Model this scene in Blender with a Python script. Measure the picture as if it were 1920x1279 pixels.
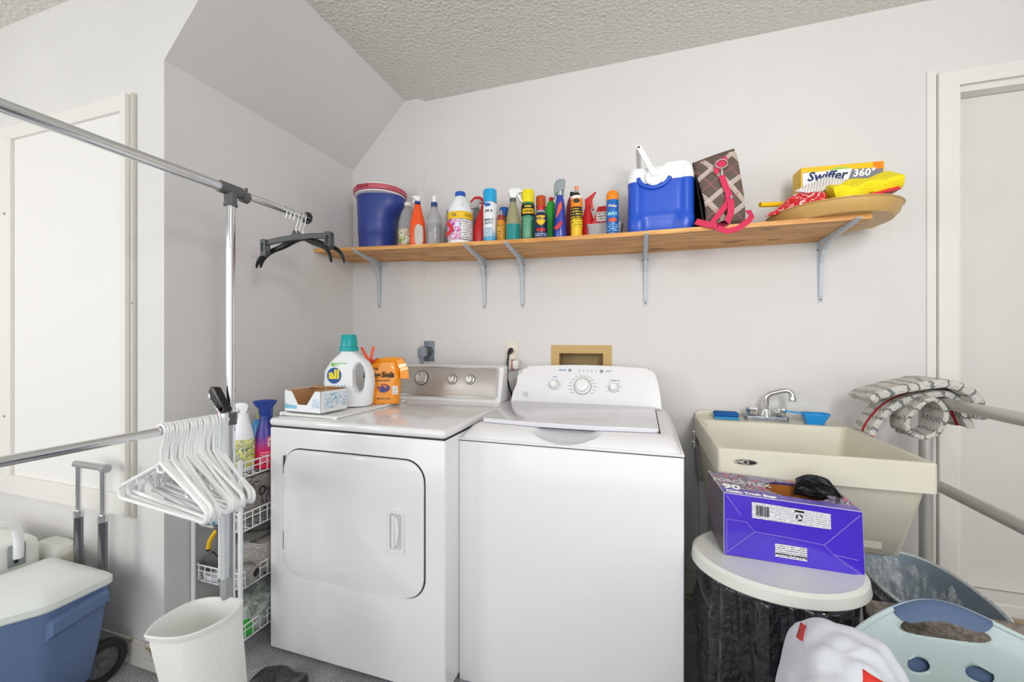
import bpy, bmesh, math, random
from mathutils import Vector, Matrix, noise
random.seed(7)
PI = math.pi
sc = bpy.context.scene
C = sc.collection
for o in list(bpy.data.objects):
    bpy.data.objects.remove(o)

# ------------------------------------------------------------------ camera
cam_d = bpy.data.cameras.new('camera')
cam = bpy.data.objects.new('camera', cam_d)
C.objects.link(cam)
cam.location = (0, 0, 1.254)
cam.rotation_euler = (PI/2, 0, math.radians(17.7))
cam_d.sensor_width = 36
cam_d.lens = 36*768/1920
cam_d.clip_start = .02
sc.camera = cam

# ------------------------------------------------------------------ world, lights, exposure
w = bpy.data.worlds.new('world')
sc.world = w
w.use_nodes = True
bg = w.node_tree.nodes['Background']
bg.inputs['Color'].default_value = (.95, .98, 1, 1)
bg.inputs['Strength'].default_value = .80


def area(name, loc, target, size, size_y, power, col=(1, 1, 1)):
    d = bpy.data.lights.new(name, 'AREA')
    d.shape = 'RECTANGLE'
    d.size = size
    d.size_y = size_y
    d.energy = power
    d.color = col
    o = bpy.data.objects.new(name, d)
    C.objects.link(o)
    o.location = loc
    o.rotation_euler = (Vector(target)-Vector(loc)).to_track_quat('-Z', 'Y').to_euler()
    return o


area('daylight_through_garage_door', (-.3, -3.4, 1.4), (-.2, 2, 1.2), 4.6, 2.2, 44, (.97, .985, 1))
area('daylight_from_left_window', (-3.0, -1.1, 1.55), (-2.0, 1.07, 1.3), 1.1, 1.1, 26, (1, .99, .95))
area('daylight_from_right_window', (2.9, -1.0, 1.25), (-1.7, 1.5, .8), 1.8, 1.4, 22, (1, 1, 1))
area('flash_light', (.85, -.35, 2.2), (-.3, 1.7, 1.2), .32, .32, 11, (1, .99, .98))
area('ceiling_fill', (.7, -.3, 1.75), (.9, .9, 2.68), .5, .5, 17, (1, 1, .98))  # up-facing fill added to brighten the ceiling, not a known source
sc.view_settings.view_transform = 'Standard'
sc.view_settings.look = 'None'
sc.view_settings.exposure = 0.0
sc.view_settings.gamma = 1
sc.view_settings.use_curve_mapping = False


# ------------------------------------------------------------------ materials
def lin(c):
    if isinstance(c, str):
        c = c.lstrip('#')
        c = [int(c[i:i+2], 16)/255 for i in (0, 2, 4)]
    return tuple((x/12.92 if x <= .04045 else ((x+.055)/1.055)**2.4) for x in c)+(1,)


def mat(name, col, rough=.5, metal=0, bump=0, bscale=60, trans=0, alpha=1, vary=0, vscale=6, col2=None, coat=0, sss=0, detail=4, aniso=None, bdist=.01):
    m = bpy.data.materials.new(name)
    m.use_nodes = True
    nt = m.node_tree
    b = nt.nodes['Principled BSDF']
    b.inputs['Base Color'].default_value = lin(col)
    b.inputs['Roughness'].default_value = rough
    b.inputs['Metallic'].default_value = metal
    b.inputs['Transmission Weight'].default_value = trans
    b.inputs['Alpha'].default_value = alpha
    b.inputs['Coat Weight'].default_value = coat
    tc = nt.nodes.new('ShaderNodeTexCoord')
    if bump:
        n = nt.nodes.new('ShaderNodeTexNoise')
        n.inputs['Scale'].default_value = bscale
        n.inputs['Detail'].default_value = detail
        bp = nt.nodes.new('ShaderNodeBump')
        bp.inputs['Strength'].default_value = bump
        bp.inputs['Distance'].default_value = bdist
        nt.links.new(tc.outputs['Object'], n.inputs['Vector'])
        nt.links.new(n.outputs['Fac'], bp.inputs['Height'])
        nt.links.new(bp.outputs['Normal'], b.inputs['Normal'])
    if vary or col2:
        n = nt.nodes.new('ShaderNodeTexNoise')
        n.inputs['Scale'].default_value = vscale
        n.inputs['Detail'].default_value = 5
        r = nt.nodes.new('ShaderNodeValToRGB')
        r.color_ramp.elements[0].position = .38
        r.color_ramp.elements[1].position = .62
        c = lin(col)
        r.color_ramp.elements[0].color = lin(col2) if col2 else tuple(x*(1-vary) for x in c[:3])+(1,)
        r.color_ramp.elements[1].color = c
        nt.links.new(tc.outputs['Object'], n.inputs['Vector'])
        nt.links.new(n.outputs['Fac'], r.inputs['Fac'])
        nt.links.new(r.outputs['Color'], b.inputs['Base Color'])
    return m


def nodes(m):
    nt = m.node_tree
    return nt, nt.nodes['Principled BSDF'], nt.nodes, nt.links


def math_n(nt, op, a, b=None, c=None):
    n = nt.nodes.new('ShaderNodeMath')
    n.operation = op
    for i, v in enumerate((a, b, c)):
        if v is None:
            continue
        if isinstance(v, (int, float)):
            n.inputs[i].default_value = v
        else:
            nt.links.new(v, n.inputs[i])
    return n.outputs[0]


def mixc(nt, fac, a, b):
    n = nt.nodes.new('ShaderNodeMix')
    n.data_type = 'RGBA'
    if isinstance(fac, (int, float)):
        n.inputs[0].default_value = fac
    else:
        nt.links.new(fac, n.inputs[0])
    for i, v in ((6, a), (7, b)):
        if isinstance(v, tuple):
            n.inputs[i].default_value = v
        else:
            nt.links.new(v, n.inputs[i])
    return n.outputs[2]


def stripe(nt, v, period, lo, hi):
    f = math_n(nt, 'FRACT', math_n(nt, 'DIVIDE', v, period))
    return math_n(nt, 'MULTIPLY', math_n(nt, 'GREATER_THAN', f, lo), math_n(nt, 'LESS_THAN', f, hi))


def print_mat(name, base, ink, line=.009, rows=.55, gap=.3, rough=.4, ink2=None):
    """small print: rows of ink broken into words"""
    m = mat(name, base, rough)
    nt, b, N, L = nodes(m)
    tc = N.new('ShaderNodeTexCoord')
    s = N.new('ShaderNodeSeparateXYZ')
    L.new(tc.outputs['Object'], s.inputs[0])
    row = stripe(nt, s.outputs['Z'], line, .2, rows)
    n = N.new('ShaderNodeTexNoise')
    n.inputs['Scale'].default_value = 1
    n.inputs['Detail'].default_value = 1
    mp = N.new('ShaderNodeMapping')
    mp.inputs['Scale'].default_value = (200, 200, .9/line)
    L.new(tc.outputs['Object'], mp.inputs[0])
    L.new(mp.outputs[0], n.inputs[0])
    f = math_n(nt, 'MULTIPLY', row, math_n(nt, 'GREATER_THAN', n.outputs['Fac'], gap+.15))
    i = lin(ink)
    if ink2:
        n2 = N.new('ShaderNodeTexNoise')
        n2.inputs['Scale'].default_value = 30
        L.new(tc.outputs['Object'], n2.inputs[0])
        i = mixc(nt, math_n(nt, 'GREATER_THAN', n2.outputs['Fac'], .5), lin(ink), lin(ink2))
    L.new(mixc(nt, f, lin(base), i), b.inputs['Base Color'])
    return m


def art_mat(name, cols, scale=25, rough=.35):
    """printed artwork: patches of several inks"""
    m = mat(name, cols[0], rough)
    nt, b, N, L = nodes(m)
    tc = N.new('ShaderNodeTexCoord')
    n = N.new('ShaderNodeTexNoise')
    n.inputs['Scale'].default_value = scale
    n.inputs['Detail'].default_value = 3
    n.inputs['Distortion'].default_value = 1.2
    r = N.new('ShaderNodeValToRGB')
    r.color_ramp.interpolation = 'CONSTANT'
    k = len(cols)
    r.color_ramp.elements[0].position = 0
    r.color_ramp.elements[0].color = lin(cols[0])
    r.color_ramp.elements[1].position = .36+.28/k
    r.color_ramp.elements[1].color = lin(cols[1])
    for i in range(2, k):
        e = r.color_ramp.elements.new(.36+.28*i/k)
        e.color = lin(cols[i])
    L.new(tc.outputs['Object'], n.inputs[0])
    L.new(n.outputs['Fac'], r.inputs[0])
    L.new(r.outputs[0], b.inputs['Base Color'])
    return m


WALL = mat('wall_paint', '#dfdddc', .62, bump=.06, bscale=90, vary=.03, vscale=2)
CEIL = mat('popcorn_ceiling', '#e6e4dd', .95, bump=1, bscale=62, bdist=.013, vary=.07, vscale=60)
TRIM = mat('trim_paint', '#e6e4df', .45)
DOORP = mat('door_paint', '#dedbd8', .5, vary=.03, vscale=3)
PANEL = mat('panel_paint', '#eceae8', .4)
APPL = mat('white_enamel', '#efeff2', .16, coat=.4)
APPL2 = mat('white_plastic_console', '#eeeef1', .28)
WPL = mat('white_plastic', '#f1f3f4', .32)
WPL2 = mat('offwhite_plastic', '#e9eae4', .45)
DARK = mat('dark_gap_and_shade', '#2a2a2c', .7)
BLACK = mat('black_plastic', '#141517', .35)
BLACKM = mat('black_matte', '#1b1b1d', .8)
CHROME = mat('chrome', '#e2e4e6', .12, 1)
STEEL = mat('brushed_steel', '#b9b5b0', .34, .85)
SATIN = mat('satin_rail', '#c6c4c0', .4, .5)
CONS = mat('silver_console', '#bdb6b0', .36, .55)
ALU = mat('aluminium', '#c9ced2', .3, .8)
GREYP = mat('grey_plastic', '#56585a', .5)
LGREY = mat('light_grey_plastic', '#9a9da0', .45)
BRK = mat('bracket_paint', '#c3ccd4', .4)
PVC = mat('sink_polymer', '#dcd8c6', .4, vary=.04, vscale=8)
WIRE = mat('white_coated_wire', '#ecedec', .35)
CREAM = mat('cream_plate', '#e3ddd0', .45)
TAN = mat('tan_plastic', '#c9a86c', .5)
TAND = mat('tan_plastic_inner', '#a08a60', .7)
BLUEJ = mat('navy_plastic', '#2b3f8e', .4)
BLUEC = mat('royal_blue_plastic', '#1f54c8', .33)
BLUEW = mat('denim_blue_plastic', '#63799f', .42, bump=.1, bscale=200)
PINKL = mat('faded_red_plastic', '#c4596a', .45)
ORANGE = mat('orange_plastic', '#f2541b', .35)
ORANGE2 = mat('bright_orange', '#fb8a12', .35)
ORCAP = mat('rust_orange', '#c9531e', .4)
RED = mat('red_plastic', '#cf1f24', .35)
DRED = mat('dark_red_plastic', '#a8364a', .4)
YEL = mat('yellow_plastic', '#f3df18', .35)
YELD = mat('golden_yellow', '#f2c315', .4)
GREEN = mat('green_plastic', '#28a32e', .35)
TEALC = mat('teal_cap', '#12a5a6', .35)
SKY = mat('sky_blue_cap', '#23a7dd', .35)
NAVY = mat('navy_cap', '#1d3d7d', .4)
BLUCAP = mat('blue_cap', '#1c5cb4', .35)
WHITEB = mat('white_bottle', '#eef1f4', .3)
GREYT = mat('grey_trigger', '#9aa3a8', .3, .3)
CLEAR = mat('clear_plastic', '#d4d6d8', .12, trans=.55, alpha=.75)
CLEARY = mat('yellowish_clear_plastic', '#b9b58c', .12, trans=.3, alpha=.85)
TEALQ = mat('teal_liquid', '#1f8f8e', .12, coat=.5)
CLQ = mat('clear_liquid', '#b4b6b8', .15, alpha=.9)
GOLDQ = mat('amber_bottle', '#d98a1c', .25, coat=.4)
PINKS = mat('pink_webbing', '#d42e56', .7, bump=.3, bscale=300)
BROWNB = mat('brown_binding', '#5d4b41', .8)
CARD = mat('brown_cardboard', '#c19468', .85)
WCARD = mat('white_carton', '#eef1f4', .5)
BLUPRT = art_mat('pale_blue_print', ['#eef1f4', '#a9d3ea', '#eef1f4', '#5fa6cf', '#eef1f4'], 45)
PURP = mat('purple_carton', '#4a2fce', .22, coat=.5, vary=.1, vscale=7)
PURP2 = mat('lavender_carton', '#7a6cc0', .35, vary=.3, vscale=30, col2='#5c4ca0')
INK = mat('black_ink', '#131313', .5)
WINK = mat('white_ink', '#f4f4f4', .5)
NINK = mat('navy_ink', '#12265c', .5)
GINK = mat('grey_ink', '#7c7f85', .5)
BINK = mat('blue_ink', '#3f7fc0', .5)
YINK = mat('yellow_ink', '#f6e41c', .5)
DOVE = mat('white_towel_rack', '#f0f0ee', .4)
CORD = mat('black_cord', '#17181b', .45)

nt, bb, N, L = None, None, None, None
# black bin liner: glossy crumpled film
LINER = mat('black_bin_liner', '#242529', .2, coat=.8, bump=1, bscale=48, detail=8, bdist=.03)
FILM = mat('clear_film', '#e6ecee', .16, alpha=.5, coat=.6, bump=1, bscale=22, bdist=.03)
nt, bb, N, L = nodes(FILM)
tc = N.new('ShaderNodeTexCoord')
mp = N.new('ShaderNodeMapping')
mp.inputs['Scale'].default_value = (42, 42, 3)
nz_ = N.new('ShaderNodeTexNoise')
nz_.inputs['Scale'].default_value = 1
nz_.inputs['Detail'].default_value = 4
mr = N.new('ShaderNodeMapRange')
mr.inputs[1].default_value = .42
mr.inputs[2].default_value = .66
mr.inputs[3].default_value = .22
mr.inputs[4].default_value = .85
L.new(tc.outputs['Object'], mp.inputs[0])
L.new(mp.outputs[0], nz_.inputs[0])
L.new(nz_.outputs['Fac'], mr.inputs[0])
L.new(mr.outputs[0], bb.inputs['Alpha'])
AQUA = mat('pale_aqua_plastic', '#c3d3d3', .33)
SLATE = mat('slate_blue_plastic', '#5a6f90', .45)
HAMPIN = mat('grey_blue_bin', '#8fa0b0', .5)
SHIRT = mat('white_jersey', '#d8dce4', .85, bump=.3, bscale=500)
TAUPE = mat('taupe_shag', '#a0968b', .95, bump=1, bscale=90, vary=.45, vscale=60)
GLOSSY = mat('glossy_tray_liner', '#f2f2ef', .3)


def floor_mat():
    m = mat('speckled_floor', '#8a8a8c', .85, bump=.5, bscale=300)
    nt, b, N, L = nodes(m)
    tc = N.new('ShaderNodeTexCoord')
    a = N.new('ShaderNodeTexNoise')
    a.inputs['Scale'].default_value = 260
    a.inputs['Detail'].default_value = 3
    g = N.new('ShaderNodeTexNoise')
    g.inputs['Scale'].default_value = 7
    g.inputs['Detail'].default_value = 6
    L.new(tc.outputs['Object'], a.inputs[0])
    L.new(tc.outputs['Object'], g.inputs[0])
    r = N.new('ShaderNodeValToRGB')
    r.color_ramp.elements[0].position = .36
    r.color_ramp.elements[0].color = lin('#6b6c6f')
    r.color_ramp.elements[1].position = .64
    r.color_ramp.elements[1].color = lin('#d2d2d5')
    L.new(a.outputs['Fac'], r.inputs[0])
    r2 = N.new('ShaderNodeValToRGB')
    r2.color_ramp.elements[0].position = .42
    r2.color_ramp.elements[0].color = (.66, .65, .64, 1)
    r2.color_ramp.elements[1].position = .6
    r2.color_ramp.elements[1].color = (1, 1, 1, 1)
    L.new(g.outputs['Fac'], r2.inputs[0])
    mx = N.new('ShaderNodeMix')
    mx.data_type = 'RGBA'
    mx.blend_type = 'MULTIPLY'
    mx.inputs[0].default_value = .8
    L.new(r.outputs[0], mx.inputs[6])
    L.new(r2.outputs[0], mx.inputs[7])
    L.new(mx.outputs[2], b.inputs['Base Color'])
    return m


def stem_mat():
    m = mat('stem_wall_paint', '#d9d5cc', .7, bump=.3, bscale=40)
    nt, b, N, L = nodes(m)
    tc = N.new('ShaderNodeTexCoord')
    n = N.new('ShaderNodeTexNoise')
    n.inputs['Scale'].default_value = 9
    n.inputs['Detail'].default_value = 8
    mp = N.new('ShaderNodeMapping')
    mp.inputs['Scale'].default_value = (1, 1, 2.2)
    L.new(tc.outputs['Object'], mp.inputs[0])
    L.new(mp.outputs[0], n.inputs[0])
    r = N.new('ShaderNodeValToRGB')
    r.color_ramp.elements[0].position = .34
    r.color_ramp.elements[0].color = lin('#6e5a36')
    e = r.color_ramp.elements.new(.40)
    e.color = lin('#a8976c')
    r.color_ramp.elements[2].position = .47
    r.color_ramp.elements[2].color = lin('#d9d5cc')
    L.new(n.outputs['Fac'], r.inputs[0])
    L.new(r.outputs[0], b.inputs['Base Color'])
    return m


def wood_mat():
    m = mat('pine_board', '#c98f4e', .5)
    nt, b, N, L = nodes(m)
    tc = N.new('ShaderNodeTexCoord')
    mp = N.new('ShaderNodeMapping')
    mp.inputs['Scale'].default_value = (1.1, 9, 9)
    L.new(tc.outputs['Object'], mp.inputs[0])
    n = N.new('ShaderNodeTexNoise')
    n.inputs['Scale'].default_value = 3.2
    n.inputs['Detail'].default_value = 7
    n.inputs['Distortion'].default_value = .8
    L.new(mp.outputs[0], n.inputs[0])
    r = N.new('ShaderNodeValToRGB')
    r.color_ramp.elements[0].position = .3
    r.color_ramp.elements[0].color = lin('#b8762c')
    r.color_ramp.elements[1].position = .66
    r.color_ramp.elements[1].color = lin('#ecb268')
    L.new(n.outputs['Fac'], r.inputs[0])
    v = N.new('ShaderNodeTexVoronoi')
    v.inputs['Scale'].default_value = 1
    mp2 = N.new('ShaderNodeMapping')
    mp2.inputs['Scale'].default_value = (3.1, 9, 3)
    mp2.inputs['Location'].default_value = (.3, .2, 0)
    L.new(tc.outputs['Object'], mp2.inputs[0])
    L.new(mp2.outputs[0], v.inputs[0])
    k = N.new('ShaderNodeValToRGB')
    k.color_ramp.elements[0].position = .07
    k.color_ramp.elements[0].color = (1, 1, 1, 1)
    k.color_ramp.elements[1].position = .17
    k.color_ramp.elements[1].color = (0, 0, 0, 1)
    L.new(v.outputs['Distance'], k.inputs[0])
    L.new(mixc(nt, k.outputs[0], r.outputs[0], lin('#6d3f16')), b.inputs['Base Color'])
    return m


def tartan_mat():
    m = mat('tartan_cloth', '#6b5b50', .75, bump=.2, bscale=300)
    nt, b, N, L = nodes(m)
    tc = N.new('ShaderNodeTexCoord')
    mp = N.new('ShaderNodeMapping')
    mp.inputs['Rotation'].default_value = (0, math.radians(38), 0)
    L.new(tc.outputs['Object'], mp.inputs[0])
    s = N.new('ShaderNodeSeparateXYZ')
    L.new(mp.outputs[0], s.inputs[0])
    c = lin('#64564c')
    for ax in ('X', 'Z'):
        P_ = .098
        o = s.outputs[ax]
        for lo, hi, cl in ((.10, .30, '#8c8278'), (.12, .145, '#efe7da'), (.175, .20, '#efe7da'), (.22, .235, '#efe7da'), (.262, .285, '#efe7da'), (.148, .172, '#8e2530'), (.68, .74, '#a8616a')):
            base = c
            f = stripe(nt, o, P_, lo, hi)
            if cl in ('#8c8278', '#a8616a'):
                f = math_n(nt, 'MULTIPLY', f, .55)
            c = mixc(nt, f, base, lin(cl))
    L.new(c, b.inputs['Base Color'])
    return m


def rug_mat(red=True):
    m = mat('zigzag_knit', '#e9e6df', .95, bump=1, bscale=160, bdist=.015)
    nt, b, N, L = nodes(m)
    uv = N.new('ShaderNodeUVMap')
    s = N.new('ShaderNodeSeparateXYZ')
    L.new(uv.outputs[0], s.inputs[0])
    u, v = s.outputs['X'], s.outputs['Y']
    tri = math_n(nt, 'PINGPONG', v, .014)
    zz = math_n(nt, 'ADD', u, tri)
    n = N.new('ShaderNodeTexNoise')
    n.inputs['Scale'].default_value = 110
    tc = N.new('ShaderNodeTexCoord')
    L.new(tc.outputs['Object'], n.inputs[0])
    zz = math_n(nt, 'ADD', zz, math_n(nt, 'MULTIPLY', n.outputs['Fac'], .02))
    f = stripe(nt, zz, .040, .0, .20)
    c = mixc(nt, f, lin('#e9e6df'), lin('#8d8f90'))
    f2 = math_n(nt, 'MULTIPLY', math_n(nt, 'GREATER_THAN', v, .060), math_n(nt, 'LESS_THAN', v, .084))
    if red:
        c = mixc(nt, f2, c, lin('#d01f2a'))
    L.new(c, b.inputs['Base Color'])
    return m


FLOOR = floor_mat()
STEM = stem_mat()
WOOD = wood_mat()
TARTAN = tartan_mat()
RUG = rug_mat()
RUGP = rug_mat(False)


# ------------------------------------------------------------------ mesh helpers
class M:
    def __init__(s):
        s.bm = bmesh.new()
        s.uv = None

    def _t(s, vs, mx):
        if mx is not None:
            bmesh.ops.transform(s.bm, matrix=mx, verts=vs)

    def box(s, x0, x1, y0, y1, z0, z1, bev=0, seg=2, mx=None):
        vs = [s.bm.verts.new((x, y, z)) for z in (z0, z1) for x, y in ((x0, y0), (x1, y0), (x1, y1), (x0, y1))]
        fs = [s.bm.faces.new([vs[i] for i in f]) for f in ((3, 2, 1, 0), (4, 5, 6, 7), (0, 1, 5, 4), (1, 2, 6, 5), (2, 3, 7, 6), (3, 0, 4, 7))]
        if bev:
            es = list({e for f in fs for e in f.edges})
            r = bmesh.ops.bevel(s.bm, geom=es, offset=bev, segments=seg, profile=.5, affect='EDGES', clamp_overlap=True)
            vs = list({v for f in r['faces'] for v in f.verts} | {v for v in vs if v.is_valid})
        s._t(vs, mx)
        return s

    def lathe(s, prof, c=(0, 0, 0), seg=32, sx=1, sy=1, mx=None, cap0=True, cap1=True):
        rings = []
        allv = []
        for r, z in prof:
            ring = [s.bm.verts.new((c[0]+r*sx*math.cos(2*PI*i/seg), c[1]+r*sy*math.sin(2*PI*i/seg), c[2]+z)) for i in range(seg)]
            rings.append(ring)
            allv += ring
        for a, b in zip(rings, rings[1:]):
            for i in range(seg):
                j = (i+1) % seg
                s.bm.faces.new((a[i], a[j], b[j], b[i]))
        if cap0:
            s.bm.faces.new(rings[0][::-1])
        if cap1:
            s.bm.faces.new(rings[-1])
        s._t(allv, mx)
        return s

    def rings(s, rs, cap=True, closed=True):
        """loft through rings of equal point count"""
        R = [[s.bm.verts.new(p) for p in r] for r in rs]
        n = len(R[0])
        for a, b in zip(R, R[1:]):
            for i in range(n if closed else n-1):
                j = (i+1) % n
                s.bm.faces.new((a[i], a[j], b[j], b[i]))
        if cap:
            s.bm.faces.new(R[0][::-1])
            s.bm.faces.new(R[-1])
        return s

    def tube(s, pts, r, seg=10, close=False, r1=None):
        pts = [Vector(p) for p in pts]
        n = len(pts)
        prev = None
        R = []
        for i, p in enumerate(pts):
            if close:
                t = (pts[(i+1) % n]-pts[i-1]).normalized()
            else:
                t = (pts[min(i+1, n-1)]-pts[max(i-1, 0)]).normalized()
            if prev is None:
                a = Vector((0, 0, 1)) if abs(t.z) < .9 else Vector((1, 0, 0))
                u = t.cross(a).normalized()
            else:
                u = (prev-t*prev.dot(t)).normalized()
            prev = u
            v = t.cross(u)
            rr = r if r1 is None else r+(r1-r)*i/(n-1)
            R.append([p+u*(rr*math.cos(2*PI*k/seg))+v*(rr*math.sin(2*PI*k/seg)) for k in range(seg)])
        V = [[s.bm.verts.new(q) for q in ring] for ring in R]
        m = n if close else n-1
        for i in range(m):
            a, b = V[i], V[(i+1) % n]
            for k in range(seg):
                j = (k+1) % seg
                s.bm.faces.new((a[k], a[j], b[j], b[k]))
        if not close:
            s.bm.faces.new(V[0][::-1])
            s.bm.faces.new(V[-1])
        return s

    def ribbon(s, pts, wdir, width, th=.002):
        """flat strap along pts, width along wdir (vector or list)"""
        pts = [Vector(p) for p in pts]
        n = len(pts)
        rs = []
        for i, p in enumerate(pts):
            t = (pts[min(i+1, n-1)]-pts[max(i-1, 0)]).normalized()
            wd = Vector(wdir[i] if isinstance(wdir, list) else wdir)
            wd = (wd-t*wd.dot(t)).normalized()
            nn = t.cross(wd)
            rs.append([p+wd*width/2+nn*th, p-wd*width/2+nn*th, p-wd*width/2-nn*th, p+wd*width/2-nn*th])
        return s.rings(rs)

    def prism(s, poly, axis, a, b, bev=0, seg=2, mx=None):
        """poly of 2D points extruded along axis from a to b"""
        def q(p, t):
            return {'x': (t, p[0], p[1]), 'y': (p[0], t, p[1]), 'z': (p[0], p[1], t)}[axis]
        A = [s.bm.verts.new(q(p, a)) for p in poly]
        B = [s.bm.verts.new(q(p, b)) for p in poly]
        n = len(poly)
        fs = [s.bm.faces.new(A), s.bm.faces.new(B[::-1])]
        for i in range(n):
            fs.append(s.bm.faces.new((A[i], B[i], B[(i+1) % n], A[(i+1) % n])))
        vs = A+B
        if bev:
            es = list({e for f in fs[:2] for e in f.edges})
            r = bmesh.ops.bevel(s.bm, geom=es, offset=bev, segments=seg, profile=.5, affect='EDGES', clamp_overlap=True)
            vs = list({v for f in r['faces'] for v in f.verts} | {v for v in vs if v.is_valid})
        s._t(vs, mx)
        return s

    def grid(s, f, nu, nv, uvs=None, keep=None):
        """surface f(u,v) in 0..1"""
        V = [[s.bm.verts.new(f(i/nu, j/nv)) for j in range(nv+1)] for i in range(nu+1)]
        lay = s.bm.loops.layers.uv.verify() if uvs else None
        for i in range(nu):
            for j in range(nv):
                if keep and not keep((i+.5)/nu, (j+.5)/nv):
                    continue
                fc = s.bm.faces.new((V[i][j], V[i+1][j], V[i+1][j+1], V[i][j+1]))
                if uvs:
                    for lp, (a, b) in zip(fc.loops, ((i, j), (i+1, j), (i+1, j+1), (i, j+1))):
                        lp[lay].uv = uvs(a/nu, b/nv)
        return s

    def build(s, name, m, parent=None, smooth=True, solid=0, sub=0, offset=-1, wsp=False):
        bmesh.ops.remove_doubles(s.bm, verts=[v for v in s.bm.verts if not v.link_faces], dist=0)
        loose = [v for v in s.bm.verts if not v.link_faces]
        bmesh.ops.delete(s.bm, geom=loose, context='VERTS')
        bmesh.ops.recalc_face_normals(s.bm, faces=s.bm.faces)
        if wsp and parent is not None:
            mw = Matrix.Identity(4)
            q = parent
            while q is not None:
                mw = Matrix.LocRotScale(q.location, q.rotation_euler, q.scale) @ mw
                q = q.parent
            bmesh.ops.transform(s.bm, matrix=mw.inverted(), verts=s.bm.verts)
        off = None
        if parent is None:
            xs = [v.co for v in s.bm.verts]
            off = Vector(((min(v.x for v in xs)+max(v.x for v in xs))/2, (min(v.y for v in xs)+max(v.y for v in xs))/2, min(v.z for v in xs)))
            for v in s.bm.verts:
                v.co -= off
        me = bpy.data.meshes.new(name)
        s.bm.to_mesh(me)
        s.bm.free()
        if smooth:
            me.shade_smooth()
            for p in me.polygons:
                p.use_smooth = True
        me.materials.append(m)
        o = bpy.data.objects.new(name, me)
        C.objects.link(o)
        if off is not None:
            o.location = off
        if parent is not None:
            o.parent = parent
        if smooth:
            md = None
            me.set_sharp_from_angle(angle=math.radians(38))
        if solid:
            md = o.modifiers.new('solid', 'SOLIDIFY')
            md.thickness = solid
            md.offset = offset
        if sub:
            md = o.modifiers.new('sub', 'SUBSURF')
            md.levels = md.render_levels = sub
        return o


def thing(name, label, cat, loc=(0, 0, 0), rz=0, group=None):
    o = bpy.data.objects.new(name, None)
    C.objects.link(o)
    o.location = loc
    o.rotation_euler = (0, 0, rz)
    o.empty_display_size = .05
    return tag(o, label, cat, group)


def tag(o, label, cat, group=None):
    o['label'] = label
    o['category'] = cat
    if group:
        o['group'] = group
    return o


def struct(o):
    o['kind'] = 'structure'
    return o


def rrect(x0, x1, z0, z1, r, seg=6):
    pts = []
    for cx, cz, a0 in ((x1-r, z1-r, 0), (x0+r, z1-r, 90), (x0+r, z0+r, 180), (x1-r, z0+r, 270)):
        for k in range(seg+1):
            a = math.radians(a0+90*k/seg)
            pts.append((cx+r*math.cos(a), cz+r*math.sin(a)))
    return pts


def circ(cx, cz, r, n=24, rz=None):
    rz = rz or r
    return [(cx+r*math.cos(2*PI*k/n), cz+rz*math.sin(2*PI*k/n)) for k in range(n)]


def ringplate(m, outer, inner, axis, a, b):
    """frame between two outlines with the same point count"""
    def q(p, t):
        return {'x': (t, p[0], p[1]), 'y': (p[0], t, p[1]), 'z': (p[0], p[1], t)}[axis]
    rs = [[q(p, a) for p in outer], [q(p, b) for p in outer], [q(p, b) for p in inner], [q(p, a) for p in inner], [q(p, a) for p in outer]]
    return m.rings(rs, cap=False)


def text(s, size, m, name, parent, mx=None, wrap=None, bold=0, align='CENTER', ext=.0004, sx=1, shear=0):
    """lettering facing -Y, x to the right; wrap=R bends it round a cylinder about the local origin"""
    cu = bpy.data.curves.new(name, 'FONT')
    cu.body = s
    cu.size = size
    cu.align_x = align
    cu.align_y = 'CENTER'
    cu.extrude = ext
    cu.offset = bold
    cu.resolution_u = 2
    cu.shear = shear
    t = bpy.data.objects.new(name, cu)
    C.objects.link(t)
    dg = bpy.context.evaluated_depsgraph_get()
    me = bpy.data.meshes.new_from_object(t.evaluated_get(dg))
    bpy.data.objects.remove(t)
    bpy.data.curves.remove(cu)
    me.name = name
    for v in me.vertices:
        x, y, z = v.co.x*sx, v.co.y, v.co.z
        if wrap:
            a = x/wrap
            v.co = ((wrap+z)*math.sin(a), -(wrap+z)*math.cos(a), y)
        else:
            v.co = (x, -z, y)
    if mx is not None:
        me.transform(mx)
    me.materials.clear()
    me.materials.append(m)
    o = bpy.data.objects.new(name, me)
    C.objects.link(o)
    o.parent = parent
    return o


T = Matrix.Translation


def R(deg, ax):
    return Matrix.Rotation(math.radians(deg), 4, ax)


def face_cam(x, y):
    return math.atan2(-x, y)


# ------------------------------------------------------------------ the room
D = 2.165          # back wall
XL = -1.715        # alcove side wall
YF = 1.07          # face of the closet beside the alcove
ZC = 2.68          # ceiling
m = M()
for b in ((-1.8, 1.226, ZC, 0), ):
    pass
# back wall in pieces round the door and the washer outlet box
XB0, XB1, ZB0, ZB1 = -.427, -.193, 1.08, 1.192
XD0, XD1, ZD = 1.226, 2.10, 2.296
m.box(-1.8, XB0, D, D+.12, 0, ZC)
m.box(XB0, XB1, D, D+.12, 0, ZB0)
m.box(XB0, XB1, D, D+.12, ZB1, ZC)
m.box(XB1, XD0, D, D+.12, 0, ZC)
m.box(XD0, XD1, D, D+.12, ZD, ZC)
m.box(XD0, XD1, D, D+.12, 0, .2)
m.box(XD1, 3.0, D, D+.12, 0, ZC)
struct(m.build('wall_back', WALL, smooth=False))
struct(M().prism([(XL, 2.125), (-1.262, 2.125), (-1.232, D), (XL, D)], 'z', 0, ZC).build('wall_back_left', WALL, smooth=False))
struct(M().prism([(-4, 0), (XL, 0), (XL, 2.312), (-1.347, ZC), (-4, ZC)], 'y', YF, D, ).build('wall_left', WALL, smooth=False))
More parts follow.
